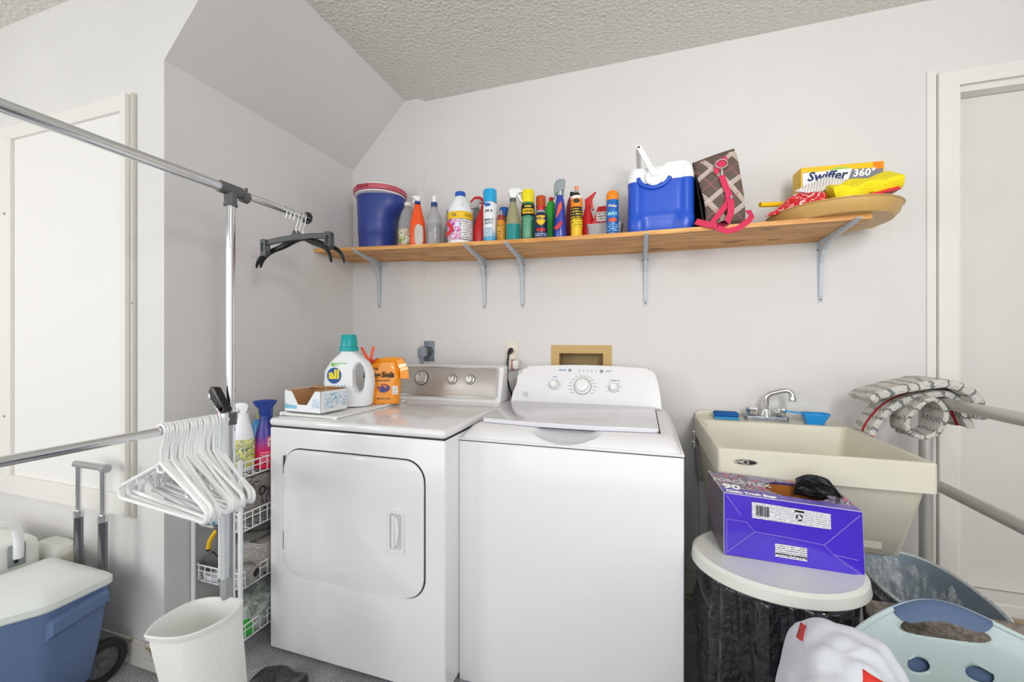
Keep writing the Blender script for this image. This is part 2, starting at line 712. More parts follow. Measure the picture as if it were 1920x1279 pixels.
struct(M().box(-4, 3.0, -4, D+.12, ZC, ZC+.1).build('ceiling', CEIL, smooth=False))
struct(M().box(-4, 3.0, -4, D+.12, -.1, 0).build('floor', FLOOR, smooth=False))
struct(M().box(3.0, 3.1, -4, D+.12, 0, ZC).build('wall_right', WALL, smooth=False))
struct(M().box(-4.1, -4, -4, D+.12, 0, ZC).build('wall_far_left', WALL, smooth=False))
struct(M().box(-4, XL+.008, YF-.008, YF+.0, 0, .10, .003).box(XL-.0, XL+.008, YF-.008, 2.12, 0, .10, .003).build('baseboard_left', STEM, smooth=False))
struct(M().box(XL, 1.15, D-.012, D, 0, .155, .003).build('baseboard_back', STEM, smooth=False))
# door on the back wall
d1 = M().box(XD0+.012, XD1-.012, D+.055, D+.095, .225, ZD-.021, .003).build('door_1', DOORP, smooth=False)
struct(d1)
m = M()
m.box(1.226, 1.244, D-.002, D+.10, .2, ZD)
m.box(1.244, XD1, D-.002, D+.10, ZD-.02, ZD)
m.box(1.244, 1.256, D+.04, D+.054, .2, ZD-.02)
struct(m.build('trim_1', TRIM, smooth=False))
m = M()
m.prism([(1.165, .18), (1.165, 2.362), (2.17, 2.362), (2.17, 2.302), (1.226, 2.302), (1.226, .18)], 'y', D-.022, D, .004)
struct(m.build('trim_2', TRIM, smooth=False))
struct(M().box(1.132, 1.163, D-.008, D, 0, ZC-.30, .002).build('trim_3', TRIM, smooth=False))
struct(M().box(1.21, XD1, D-.05, D+.11, .17, .222, .006).build('trim_4', TRIM, smooth=False))
# landing step under the door with a mat
struct(M().box(1.10, 3.0, 1.20, D-.001, 0, .17, .006).build('trim_5', STEM, smooth=False))
t = thing('door_mat', 'tan and brown patterned mat on the landing below the door sill', 'mat', (1.75, 1.75, .17))
M().box(-.45, .45, -.33, .34, 0, .012, .003).build('pile', mat('mat_tan', '#c7a987', .95, bump=.5, bscale=150), t)
for x in (-.37, -.22, -.05):
    pass
m = M()
for k in range(7):
    m.box(-.43, .43, -.30+.1*k, -.286+.1*k, .0122, .0135)
for k in range(9):
    m.box(-.42+.1*k, -.408+.1*k, -.31, .32, .0122, .0137)
m.build('woven_grid', mat('mat_dark', '#3b2a20', .95), t, smooth=False)

# the boarded-up opening on the closet face
t = thing('wall_access_panel', 'tall white painted board with flat trim on the closet face', 'panel', (-2.33, YF, .575))
def W(n, mt, mesh, **k):
    return mesh.build(n, mt, t, wsp=True, **k)
W('board', PANEL, M().box(-2.72, -1.90, YF-.008, YF-.0005, .60, 2.18), smooth=False)
W('top_trim', TRIM, M().prism([(-2.79, 2.205), (-1.892, 2.205), (-1.914, 2.146), (-2.66, 2.146), (-2.79, 2.205)][:4], 'y', YF-.022, YF-.0005, .002), smooth=False)
W('bottom_trim', TRIM, M().prism([(-2.79, .578), (-1.892, .578), (-1.9, .66), (-2.66, .66)], 'y', YF-.022, YF-.0005, .002), smooth=False)
W('side_trim', TRIM, M().prism([(-2.79, .578), (-2.66, .66), (-2.66, 2.146), (-2.79, 2.205)], 'y', YF-.022, YF-.0005, .002), smooth=False)
W('side_trim', TRIM, M().box(-1.912, -1.884, YF-.03, YF-.0005, .578, 2.205, .002), smooth=False)
W('edge_strip', mat('aged_trim', '#cfcdc2', .5), M().box(-1.883, -1.868, YF-.014, YF-.0005, .57, 2.21, .002), smooth=False)
m = M()
for x, z in ((-1.925, 1.86), (-1.872, 1.40), (-1.925, .83), (-2.70, 1.82), (-2.70, .92)):
    m.lathe([(.006, 0), (.004, .003)], seg=10, mx=T((x, YF-.0225 if x < -2.6 else YF-.012, z)) @ R(90, 'X'))
W('screws', LGREY, m)['kind'] = 'stuff'


# ------------------------------------------------------------------ outlets and outlet box on the back wall
t = thing('dryer_outlet', 'grey metal outlet plate with angled dryer plug, behind the dryer', 'outlet', (-1.205, D, 1.135))
W('plate', mat('grey_plate', '#7f8794', .4, .5), M().box(-1.237, -1.172, D-.008, D, 1.134, 1.254, .002))
W('socket', GREYP, M().lathe([(.028, 0), (.026, .012)], seg=24, mx=T((-1.205, D-.008, 1.195)) @ R(90, 'X')))
W('plug', mat('grey_plug', '#9096a3', .45), M().prism([(-1.248, 1.165), (-1.252, 1.205), (-1.232, 1.222), (-1.205, 1.215), (-1.200, 1.17), (-1.215, 1.155), (-1.24, 1.155)], 'y', D-.055, D-.02, .004))
W('cord', mat('grey_cord', '#8d93a0', .5), M().tube([(-1.228, D-.04, 1.16), (-1.229, D-.042, 1.12), (-1.23, D-.045, .95)], .009))
t = thing('wall_outlet', 'cream duplex outlet with a black plug, between dryer and washer', 'outlet', (-.69, D, 1.13))
W('plate', CREAM, M().box(-.726, -.655, D-.006, D, 1.135, 1.252, .002))
W('socket_face', mat('outlet_face', '#f0e9dc', .4), M().prism(rrect(-.708, -.673, 1.198, 1.232, .01), 'y', D-.009, D-.005, .001).prism(rrect(-.708, -.673, 1.152, 1.188, .01), 'y', D-.009, D-.005, .001))
W('plug', BLACK, M().lathe([(.014, 0), (.016, .012), (.012, .03), (.008, .05)], seg=16, mx=T((-.693, D-.009, 1.205)) @ R(115, 'X')))
t = thing('power_adapter', 'white plug adapter with red edge hanging below the cream outlet', 'adapter', (-.665, D, 1.10))
W('body', WPL2, M().box(-.70, -.678, D-.045, D-.009, 1.098, 1.155, .004).box(-.674, -.640, D-.055, D-.009, 1.10, 1.15, .008))
W('red_edge', RED, M().box(-.679, -.673, D-.05, D-.009, 1.097, 1.152, .001))
CORD_M = M().tube([(-.693, D-.05, 1.19), (-.698, D-.056, 1.14), (-.700, D-.06, 1.10), (-.700, D-.058, 1.05), (-.688, D-.05, .99), (-.665, D-.04, .93)], .0055)
t = thing('washer_outlet_box', 'tan recessed washer outlet box in the wall above the washer', 'outlet box', (-.31, D, 1.04))
m = M()
ringplate(m, [(-.468, 1.04), (-.152, 1.04), (-.152, 1.232), (-.468, 1.232)], [(XB0+.002, ZB0+.002), (XB1-.002, ZB0+.002), (XB1-.002, ZB1-.002), (XB0+.002, ZB1-.002)], 'y', D-.006, D+.0)
W('frame', TAN, m, smooth=False)
W('recess', TAND, M().box(XB0+.003, XB1-.003, D+.085, D+.09, ZB0+.003, ZB1-.003).box(XB0+.001, XB0+.004, D, D+.09, ZB0+.003, ZB1-.003).box(XB1-.004, XB1-.001, D, D+.09, ZB0+.003, ZB1-.003).box(XB0+.003, XB1-.003, D, D+.09, ZB1-.005, ZB1-.002).box(XB0+.003, XB1-.003, D, D+.09, ZB0+.002, ZB0+.005), smooth=False)
W('drain_pipe', LGREY, M().lathe([(.022, 0), (.022, .04)], c=(-.38, D+.05, ZB0+.006), seg=20, cap1=False))

# ------------------------------------------------------------------ dryer
DX0, DX1, DY0, DY1 = -1.436, -.650, 1.279, 2.03
t = thing('dryer', 'white front-loading clothes dryer with silver control panel', 'dryer', ((DX0+DX1)/2, (DY0+DY1)/2, 0))
W('cabinet', APPL, M().box(DX0, DX1, DY0, DY1, .018, .908, .008, 3))
W('foot', BLACK, M().lathe([(.02, 0), (.02, .02)], c=(DX0+.06, DY0+.06, 0), seg=16))
W('foot', BLACK, M().lathe([(.02, 0), (.02, .02)], c=(DX1-.06, DY0+.06, 0), seg=16))
W('top_gap', DARK, M().box(DX0+.004, DX1-.004, DY0+.004, DY1-.01, .906, .914), smooth=False)
W('top', APPL, M().box(DX0-.002, DX1+.002, DY0-.004, DY1, .912, .945, .014, 4))
dpoly = rrect(-1.353, -.731, .340, .829, .075, 8)
dout = rrect(-1.357, -.727, .336, .833, .079, 8)
W('door_gap', DARK, M().prism(dout, 'y', DY0-.0015, DY0+.002), smooth=False)
W('door', APPL, M().prism(dpoly, 'y', DY0-.010, DY0+.001, .005, 3))
dh = bpy.data.objects['door']
m = M()
ringplate(m, rrect(-.872, -.806, .500, .648, .012), rrect(-.864, -.814, .510, .638, .008), 'y', DY0-.016, DY0-.009)
hd = m.build('handle', APPL2, dh, wsp=True)
M().prism(rrect(-.864, -.814, .510, .638, .008), 'y', DY0-.0108, DY0-.0095).build('recess', mat('handle_recess', '#cfcfd2', .35), dh, wsp=True)
M().prism(rrect(-.853, -.843, .515, .633, .004), 'y', DY0-.020, DY0-.010, .002).prism([(-.843, .52), (-.832, .53), (-.826, .574), (-.832, .618), (-.843, .628)], 'y', DY0-.016, DY0-.0105, .002).build('grip', APPL2, dh, wsp=True)
W('hinge', GREYP, M().box(-1.3585, -1.354, DY0-.009, DY0, .73, .80, .001))
W('hinge', GREYP, M().box(-1.3585, -1.354, DY0-.009, DY0, .43, .50, .001))
# console: profile in YZ, swept along X
prof = [(1.915, .945), (1.925, .955), (1.965, 1.118), (1.985, 1.128), (2.03, 1.125), (2.03, .945)]
W('console', APPL2, M().prism(prof, 'x', -1.40, -.672, .012, 3))
def cp(x, s_):  # a point on the sloping face of the console
    return (x, 1.925+s_*.04, .955+s_*.163)
tilt = math.degrees(math.atan2(.04, .163))
CM = T((0, 1.925, .955)) @ R(-tilt, 'X')
L_ = math.hypot(.04, .163)
W('control_panel', CONS, M().prism(rrect(-1.375, -.700, .012, L_-.004, .014), 'y', -.007, .001, .003, mx=CM))
m = M()
ringplate(m, rrect(-1.379, -.696, .008, L_, .017), rrect(-1.372, -.703, .015, L_-.007, .012), 'y', -.010, -.006)
bmesh.ops.transform(m.bm, matrix=CM, verts=m.bm.verts)
W('panel_rim', STEEL, m)
def knob(x, z, r, name='knob'):
    k = M().lathe([(r*1.25, 0), (r*1.22, .004), (r, .006), (r*.92, .020), (r*.84, .023)], seg=32, mx=CM @ T((x, -.007, z)) @ R(90, 'X')).build(name, mat('knob_metal', '#d9d6d2', .28, .6), t, wsp=True)
    M().lathe([(r*1.40, 0), (r*1.38, .004)], seg=32, mx=CM @ T((x, -.0065, z)) @ R(90, 'X')).build('skirt', mat('knob_skirt', '#5c5a58', .4, .4), k, wsp=True)
    M().box(-.002, .002, -.031, -.029, r*.3, r*.8, mx=CM @ T((x, 0, z))).build('pointer', INK, k, wsp=True)
knob(-1.128, .103, .029)
knob(-.945, .100, .019)
knob(-.845, .102, .019)
m = M()
for x, r, n in ((-1.128, .052, 11), (-.945, .034, 5), (-.845, .034, 5)):
    for k in range(n):
        a = math.radians(-60+300*k/(n-1))
        m.box(x+r*math.cos(a)-.003, x+r*math.cos(a)+.003, -.0078, -.0070, .103+r*math.sin(a)-.0008, .103+r*math.sin(a)+.0008, mx=CM)
m.box(-1.09, -1.04, -.0078, -.0070, .14, .142, mx=CM).box(-1.27, -1.22, -.0078, -.0070, .05, .0515, mx=CM).box(-1.09, -1.05, -.0078, -.0070, .045, .0465, mx=CM)
W('printed_marks', GINK, m, smooth=False)['kind'] = 'stuff'
tag(M().tube([(-1.45, 1.9, 0.012), (-1.47, 1.7, .012), (-1.45, 1.5, .012)], .01).build('drain_hose', GREYP), 'grey hose lying on the floor beside the dryer', 'hose')

# ------------------------------------------------------------------ washer
WX0, WX1, WY0, WY1 = -.649, .124, 1.385, 2.06
t = thing('washing_machine', 'white top-loading washing machine with three dials, beside the sink', 'washing machine', ((WX0+WX1)/2, (WY0+WY1)/2, 0))
W('cabinet', APPL, M().box(WX0, WX1, WY0, WY1, .0, .886, .006, 3))
W('power_cord', CORD, CORD_M)
W('top_gap', DARK, M().box(WX0+.004, WX1-.004, WY0+.004, WY1-.01, .884, .892), smooth=False)
def wtop(u, v):
    x = WX0+(WX1-WX0)*u
    y = WY0+(WY1-WY0)*v
    dx = min(x-WX0, WX1-x)
    dy = y-WY0
    h = .047
    a = min(1, max(0, dx/.055))
    b = min(1, max(0, dy/.085))
    z = .892+h*min(1, (1-(1-a)**2.2))*(1-(1-b)**2.0)*.86+h*.14*min(1, dy/.02, dx/.02)
    # hand scoop below the lid edge
    cx, cy = -.262, 1.445
    e = ((x-cx)/.125)**2+((y-cy)/.055)**2
    if e < 1:
        z -= .030*(1-e)**.8
    return (x, y, z)
m = M().grid(wtop, 90, 90)
W('top', APPL2, m, solid=.004)
W('top_skirt', APPL2, M().box(WX0-.001, WX1+.001, WY0-.003, WY1, .889, .898, .003))
lid = W('lid', mat('lid_enamel', '#dedee5', .2, coat=.3), M().prism([(-.600, 1.50), (-.585, 1.475), (-.36, 1.452), (-.17, 1.452), (.04, 1.475), (.052, 1.485), (.052, 1.955), (-.617, 1.955), (-.612, 1.7)], 'z', .9405, .9565, .004, 3))
W('lid_gap', DARK, M().box(.0525, .0575, 1.475, 1.96, .9375, .9425), smooth=False)
W('painted_lid_shade', DARK, M().box(-.36, -.165, 1.456, 1.50, .9365, .9402), smooth=False)  # dark strip stands in for the shade under the lid's front edge
# console
cz0, cz1, cy0, cy1 = .945, 1.132, 1.962, 2.035
def cons_poly():
    pts = [(-.640, 0)]
    pts += [(-.628, .05), (-.612, .10), (-.600, .14)]
    for k in range(7):
        a = math.radians(165-75*k/6)
        pts.append((-.560+.042*math.cos(a), .152+.040*math.sin(a)))
    for k in range(1, 8):
        u = k/8
        pts.append((-.56+.58*u, .192+.012*math.sin(PI*u)))
    for k in range(7):
        a = math.radians(90-75*k/6)
        pts.append((.020+.042*math.cos(a), .152+.040*math.sin(a)))
    pts += [(.068, .12), (.076, .07), (.086, 0)]
    return pts
wt = math.degrees(math.atan2(cy1-cy0, cz1-cz0))
WM = T((0, cy0, cz0)) @ R(-wt, 'X')
W('console', APPL2, M().prism(cons_poly(), 'y', 0, .07, .012, 4, mx=WM))
W('console_back', APPL2, M().prism([(cy0+.02, .90), (cy0+.085, 1.10), (2.12, 1.06), (2.12, .90)], 'x', -.62, .06, .01))
def wknob(x, z, r):
    k = M().lathe([(r*1.3, 0), (r*1.28, .006), (r*1.05, .009), (r, .012), (r*.93, .028), (r*.8, .030)], seg=36, mx=WM @ T((x, 0, z)) @ R(90, 'X')).build('knob', WPL, t, wsp=True)
    M().lathe([(r*1.42, 0), (r*1.42, .0015)], seg=36, mx=WM @ T((x, 0, z)) @ R(90, 'X')).build('collar', mat('knob_collar', '#a6a8ad', .35, .5), k, wsp=True)
    return k
wknob(-.418, .098, .017)
wknob(-.278, .096, .030)
wknob(-.131, .094, .017)
m = M()
for x, r, n in ((-.418, .030, 8), (-.278, .052, 14), (-.131, .030, 7)):
    for k in range(n):
        a = math.radians(-40+260*k/(n-1))
        wd = .008 if r > .04 else .003
        cxx = x+(r+wd)*math.cos(a)
        m.box(cxx-wd, cxx+wd, -.0008, .0, .096+r*math.sin(a)-.001, .096+r*math.sin(a)+.001, mx=WM)
for k in range(5):
    m.box(-.30+.02*k, -.294+.02*k, -.0008, 0, .176, .1785, mx=WM)
    m.box(-.298+.02*k, -.296+.02*k, -.0008, 0, .168, .174, mx=WM)
m.box(-.13-.02, -.13+.025, -.0008, 0, .128, .131, mx=WM).box(-.17, -.15, -.0008, 0, .170, .172, mx=WM).box(-.17, -.14, -.0008, 0, .176, .178, mx=WM)
W('printed_marks', GINK, m, smooth=False)['kind'] = 'stuff'
W('button', LGREY, M().lathe([(.008, 0), (.007, .003)], seg=20, mx=WM @ T((-.345, 0, .176)) @ R(90, 'X')))
W('button', LGREY, M().lathe([(.009, 0), (.008, .003)], seg=20, mx=WM @ T((-.19, 0, .174)) @ R(90, 'X')))
to_loc = T(-t.location)
text('deep fill', .011, BINK, 'lettering', t, to_loc @ WM @ T((-.383, -.0003, .176)), bold=.0003)
text('water', .009, BINK, 'lettering', t, to_loc @ WM @ T((-.418, -.0003, .140)), bold=.0002)
m = M()
ringplate(m, circ(-.560, .045, .013, 24), circ(-.560, .045, .011, 24), 'y', -.001, .0)
bmesh.ops.transform(m.bm, matrix=WM, verts=m.bm.verts)
em = W('emblem', LGREY, m)
text('GE', .013, LGREY, 'lettering', t, to_loc @ WM @ T((-.560, -.0003, .045)), shear=.3)

# ------------------------------------------------------------------ shelf
def zb(x):
    """underside height of the sagging shelf board"""
    u = min(1, max(0, (.05-x)/1.76))
    return 1.697+.043*u**1.5
ZT = lambda x: zb(x)+.018
def shelf_f():
    m_ = M()
    rs = []
    n = 28
    for i in range(n+1):
        x = XL+.004+(.79-XL-.004)*i/n
        yb = 2.1240 if x < -1.22 else D-.001
        rs.append([(x, 1.803, zb(x)), (x, 1.803, ZT(x)), (x, yb, ZT(x)), (x, yb, zb(x))])
    return m_.rings(rs)
tag(shelf_f().build('shelf_board', WOOD, smooth=False), 'long knotty pine board shelf on the back wall', 'shelf')
def bracket(x, label, xt, zleg=1.43):
    ywall = 2.124 if x < -1.24 else D
    b = thing('shelf_bracket', label, 'bracket', (x, ywall, zleg), 0, 'painted steel brackets under the shelf')
    z = zb(x)-.001
    yf = 1.765
    h = z-zleg
    # L-shaped stamped arm leaning from its fixing to xt at the tip
    k = (xt-x)
    def P3(y, zz, off):
        return ((k*(ywall-y)/(ywall-yf))+off, y-ywall, zz-zleg)
    M().rings([[P3(ywall, zleg, -.008), P3(ywall, zleg, .008), P3(ywall-.004, zleg, .008), P3(ywall-.004, zleg, -.008)],
               [P3(ywall, z, -.013), P3(ywall, z, .013), P3(ywall-.004, z, .013), P3(ywall-.004, z, -.013)]]).build('wall_leg', BRK, b, smooth=False)
    M().rings([[P3(ywall, z-.003, -.013), P3(ywall, z-.003, .013), P3(ywall, z, .013), P3(ywall, z, -.013)],
               [P3(yf, z-.003, -.009), P3(yf, z-.003, .009), P3(yf, z, .009), P3(yf, z, -.009)]]).build('shelf_arm', BRK, b, smooth=False)
    # pressed rib: gusset along both legs
    pts = [(ywall-.003, zleg+.01), (ywall-.012, zleg+.03), (ywall-.020, z-.10), (ywall-.05, z-.045), (ywall-.12, z-.022), (yf+.03, z-.010), (yf, z-.004), (yf+.0, z-.002), (ywall-.003, z-.002)]
    m_ = M()
    A = [m_.bm.verts.new(P3(y, zz, -.007)) for y, zz in pts]
    B = [m_.bm.verts.new(P3(y, zz, .007)) for y, zz in pts]
    n = len(pts)
    for i in range(n):
        m_.bm.faces.new((A[i], B[i], B[(i+1) % n], A[(i+1) % n]))
    m_.bm.faces.new(A)
    m_.bm.faces.new(B[::-1])
    m_.build('rib', BRK, b, smooth=False)
    # screws
    for zz, ox in ((z-.035, .011), (z-.035, -.011), (zleg+.012, 0)):
        M().lathe([(.0035, 0), (.003, .002)], seg=10, mx=T((ox, -.004-(.0 if ox else .004), zz-zleg)) @ R(90, 'X')).build('screw', GREYP, b)
bracket(-1.52, 'painted steel bracket at the shelf end near the side wall, under the navy jug', -1.43, 1.452)
bracket(-.853, 'painted steel bracket below the bleach bottle', -.80, 1.435)
bracket(-.629, 'painted steel bracket below the teal spray bottle', -.595, 1.436)
bracket(.013, 'painted steel bracket below the blue cooler', .014, 1.431)
bracket(.756, 'painted steel bracket below the round tan tray', .735, 1.426)


# ------------------------------------------------------------------ bottle helpers
def trigger(parent, z, head, lever, k=1.0, deg=0, collar=None, cr=.016):
    mx = T((0, 0, z)) @ R(deg, 'Z') @ Matrix.Scale(k, 4)
    if collar is not None:
        M().lathe([(cr/k, -.018), (cr/k, .0), (cr*.8/k, .006)], seg=20, mx=mx).build('collar', collar, parent)
    body = [(-.013, .0), (-.017, .022), (-.024, .030), (-.022, .046), (-.010, .055), (.020, .058), (.042, .052), (.046, .040), (.042, .032), (.016, .032), (.013, .0)]
    h = M().prism(body, 'y', -.010, .010, .004, 2, mx=mx).build('spray_head', head, parent)
    M().prism([(.016, .034), (.028, .034), (.036, .018), (.048, -.004), (.052, -.018), (.045, -.016), (.034, -.002), (.024, .012)], 'y', -.006, .006, .002, 2, mx=mx).build('trigger', lever, h)
    M().lathe([(.007, 0), (.006, .008)], seg=12, mx=mx @ T((.044, 0, .045)) @ R(90, 'Y')).build('nozzle', lever, h)


def wraplabel(parent, r0, z0, z1, mtl, a0=-110, a1=110, r1=None, sx=1, sy=1, name='label', n=24):
    r1 = r1 or r0
    def f(u, v):
        a = math.radians(a0+(a1-a0)*u)
        r = r0+(r1-r0)*v
        return (r*sx*math.sin(a), -r*sy*math.cos(a), z0+(z1-z0)*v)
    return M().grid(f, n, 6).build(name, mtl, parent, solid=.0006, offset=1)


def btl(label, x, y, name='spray_bottle', cat='bottle', group='cleaning products on the shelf', rz=None):
    return thing(name, label, cat, (x, y, ZT(x)), face_cam(x, y) if rz is None else rz, group)


def aerosol(label, x, y, r, h, capm, caph, bodym, capr=None, name='aerosol_can'):
    b = btl(label, x, y, name)
    zc = h-caph
    M().lathe([(r*.93, 0), (r, .004), (r, zc-.012), (r*.86, zc-.003), (r*.80, zc)], seg=32).build('can', bodym, b)
    M().lathe([(r*.99, .004), (r*1.01, .006), (r*1.0, .009)], seg=32).build('rim', ALU, b)
    cr = capr or r*.98
    M().lathe([(cr, 0), (cr, caph-.006), (cr*.93, caph)], c=(0, 0, zc), seg=32).build('cap', capm, b)
    return b, zc


def grad_mat(name, stops, z0, z1, rough=.3):
    """a printed colour run up the can, in the object's own height"""
    m_ = mat(name, stops[0][1], rough, coat=.3)
    nt, b, N, L = nodes(m_)
    tc = N.new('ShaderNodeTexCoord')
    s = N.new('ShaderNodeSeparateXYZ')
    L.new(tc.outputs['Object'], s.inputs[0])
    mr = N.new('ShaderNodeMapRange')
    mr.inputs[1].default_value = z0
    mr.inputs[2].default_value = z1
    L.new(s.outputs['Z'], mr.inputs[0])
    r = N.new('ShaderNodeValToRGB')
    r.color_ramp.elements[0].position = stops[0][0]
    r.color_ramp.elements[0].color = lin(stops[0][1])
    r.color_ramp.elements[1].position = stops[-1][0]
    r.color_ramp.elements[1].color = lin(stops[-1][1])
    for p_, c_ in stops[1:-1]:
        e = r.color_ramp.elements.new(p_)
        e.color = lin(c_)
    L.new(mr.outputs[0], r.inputs[0])
    L.new(r.outputs[0], b.inputs['Base Color'])
    return m_


# ---- navy jug with red-rimmed lid
b = btl('large navy drinks jug with faded red lid rim and white domed lid', -1.408, 1.975, 'drinks_jug', 'jug', None, 0)
m = M()
rs = []
nseg = 40
for z, r, bul in ((0, .094, 0), (.006, .099, 0), (.09, .100, 0), (.094, .103, 0), (.165, .104, 0), (.195, .105, .004), (.222, .106, .030), (.248, .107, .050), (.275, .108, .058), (.306, .110, .052)):
    ring = []
    for k in range(nseg):
        a = 2*PI*k/nseg
        rr = r+bul*max(0, math.cos(a-.15))**3
        ring.append((rr*math.cos(a)-.022, rr*math.sin(a), z))
    rs.append(ring)
m.rings(rs).build('body', BLUEJ, b)
M().lathe([(.130, .306), (.138, .308), (.138, .314), (.132, .316)], seg=48).build('white_band', WPL, b)
M().lathe([(.132, .316), (.143, .318), (.145, .340), (.140, .345), (.115, .346)], seg=48).build('lid_rim', PINKL, b)
M().lathe([(.122, .345), (.120, .358), (.100, .376), (.05, .386), (.004, .388)], seg=48).build('lid', WPL2, b)
M().box(-.045, .025, -.149, -.139, .326, .341, .002).build('latch', DRED, b)

# ---- clear jug with a colourful label
b = btl('clear plastic jug with green and red label, between navy jug and orange bottle', -1.238, 1.985, 'clear_jug', 'bottle')
M().lathe([(.048, 0), (.052, .006), (.052, .14), (.050, .17), (.035, .225), (.018, .25), (.018, .262)], seg=28, sy=.8).build('body', CLEAR, b)
M().lathe([(.020, .255), (.020, .275), (.016, .278)], seg=20).build('cap', WPL2, b)
wraplabel(b, .0528, .03, .125, art_mat('green_red_label', ['#e9eee2', '#8fb544', '#eef0e8', '#c8473a', '#dfe8c8', '#7aa33a'], 40), -80, 80, sy=.8)

# ---- orange bottle, white trigger
b = btl('bright orange cleaner bottle with white trigger and navy collar', -1.118, 1.885)
prof = [(.036, 0), (.040, .005), (.040, .09), (.036, .14), (.026, .18), (.018, .215), (.016, .225)]
M().lathe(prof, seg=28, sy=.65).build('body', ORANGE, b)
trigger(b, .240, WPL, WPL, .55, 180, NAVY, .015)
M().grid(lambda u, v: (.006+(.030)*(v*2-1)*math.sqrt(max(0, 1-(2*u-1)**4))*.75, -.0268-.0006-.0, .062+.058*(2*u-1)), 14, 8).build('label', print_mat('grey_back_label', '#cfcac4', '#9a9690', .008), b, solid=.0008)

# ---- clear spray bottle with white nozzle
b = btl('clear plastic spray bottle with white nozzle and navy collar', -1.035, 1.91)
M().lathe([(.036, 0), (.039, .005), (.039, .14), (.036, .165), (.022, .195), (.016, .215), (.016, .222)], seg=28).build('body', CLEAR, b)
M().lathe([(.0365, .004), (.0365, .125)], seg=28).build('liquid', CLQ, b)
M().lathe([(.0165, .215), (.0165, .238), (.012, .240)], seg=20).build('collar', NAVY, b)
M().lathe([(.010, .238), (.011, .245), (.010, .272), (.006, .276)], seg=16).build('nozzle', WPL, b)
b = btl('small red trigger handle of a bottle showing behind the clear spray bottle', -1.015, 2.04)
M().lathe([(.026, 0), (.028, .005), (.028, .13), (.014, .17), (.013, .18)], seg=20).build('body', mat('dull_clear', '#b8b4b2', .4), b)
M().prism([(.0, .18), (.028, .235), (.040, .230), (.036, .19), (.030, .165), (.018, .165)], 'y', -.008, .008, .002).build('trigger', RED, b)
M().lathe([(.014, .18), (.013, .235)], seg=16).build('neck', LGREY, b)

# ---- bleach
b = btl('white bleach bottle with blue cap and yellow banded label', -.884, 1.905, 'bleach_bottle', 'bottle')
M().lathe([(.058, 0), (.063, .006), (.063, .165), (.060, .185), (.046, .215), (.030, .245), (.026, .252)], seg=36).build('body', WHITEB, b)
M().lathe([(.026, .250), (.027, .272), (.024, .277)], seg=24).build('cap', BLUCAP, b)
M().tube([(.006, -.030, .238), (.008, -.043, .225), (.008, -.056, .20), (.008, -.060, .187)], .0075).build('handle_ridge', WHITEB, b)
wraplabel(b, .0637, .128, .165, YELD, -115, 115, name='yellow_band')
wraplabel(b, .0638, .024, .128, art_mat('pink_label', ['#e8d9ec', '#d86fb4', '#efe9f4', '#b6a2dc', '#d84a9a'], 22), -115, 2)
wraplabel(b, .0638, .024, .128, print_mat('bleach_back_print', '#f2f2f0', '#55565c', .011), 2, 115, name='text_label')
M().prism([(-.050, .035), (-.018, .075), (-.044, .115), (-.056, .100), (-.036, .075), (-.058, .05)], 'y', -.0668, -.0645, mx=R(-12, 'Z')).build('red_arrow', RED, b, smooth=False)
text('7.0', .020, NINK, 'lettering', b, T((0, 0, .146)) @ R(-30, 'Z'), wrap=.0642, bold=.0006)
text('CONC', .014, mat('ochre_ink', '#8f7a20', .5), 'lettering', b, T((0, 0, .146)) @ R(38, 'Z'), wrap=.0642, bold=.0006)

# ---- grey spray with red trigger, red bottle
b = btl('grey spray bottle with red trigger, behind the bleach bottle', -.842, 2.02)
M().lathe([(.036, 0), (.038, .005), (.038, .15), (.030, .19), (.016, .215), (.016, .23)], seg=24).build('body', mat('grey_bottle', '#7b7f86', .35), b)
M().prism([(-.03, .225), (-.036, .262), (-.01, .285), (.018, .285), (.040, .268), (.048, .235), (.040, .238), (.022, .262), (.012, .262), (.012, .225)], 'y', -.011, .011, .003).build('spray_head', mat('pale_head', '#c9c6c4', .4), b)
M().prism([(-.036, .262), (-.012, .288), (.018, .291), (.046, .270), (.056, .215), (.048, .212), (.038, .255), (.016, .278), (-.010, .276), (-.03, .254)], 'y', -.012, .012, .002).build('trigger', RED, b)
b = btl('tall red plastic bottle with a sloping neck, beside the blue-capped aerosol', -.790, 1.945, 'cleaner_bottle')
m = M()
rs = []
for z, xc, hw, hd in ((0, 0, .034, .026), (.006, 0, .037, .029), (.10, .001, .036, .028), (.15, .008, .030, .024), (.20, .018, .019, .017), (.25, .024, .012, .012), (.272, .025, .011, .011)):
    rs.append([(xc+hw*math.cos(2*PI*k/20), hd*math.sin(2*PI*k/20), z) for k in range(20)])
m.rings(rs).build('body', RED, b)
M().lathe([(.012, .272), (.012, .288), (.010, .29)], c=(.025, 0, 0), seg=16).build('cap', RED, b)

# ---- fabric refresher
b, zc = aerosol('tall white and light blue aerosol with sky blue cap', -.713, 1.88, .0335, .265, SKY, .062, grad_mat('white_blue_can', [(0, '#3ba5d6'), (.13, '#4cb2dd'), (.34, '#e7edf2'), (1, '#f0f3f5')], 0, .2))
m = M().prism(circ(0, 0, .017, 24, .008), 'y', -.0010, .0, mx=T((-.014, -.0335, .185)) @ R(0, 'Z'))
m.build('emblem', BLUCAP, b)
for s_, z in (('AIR &', .156), ('HEAVY', .112), ('DUTY', .096)):
    text(s_, .016, NINK, 'lettering', b, T((0, 0, z)) @ R(-14, 'Z'), wrap=.0340, bold=.0004)
wraplabel(b, .0337, .03, .075, print_mat('fine_print_blue', '#c9dfea', '#3c7fae', .007), -70, 20)

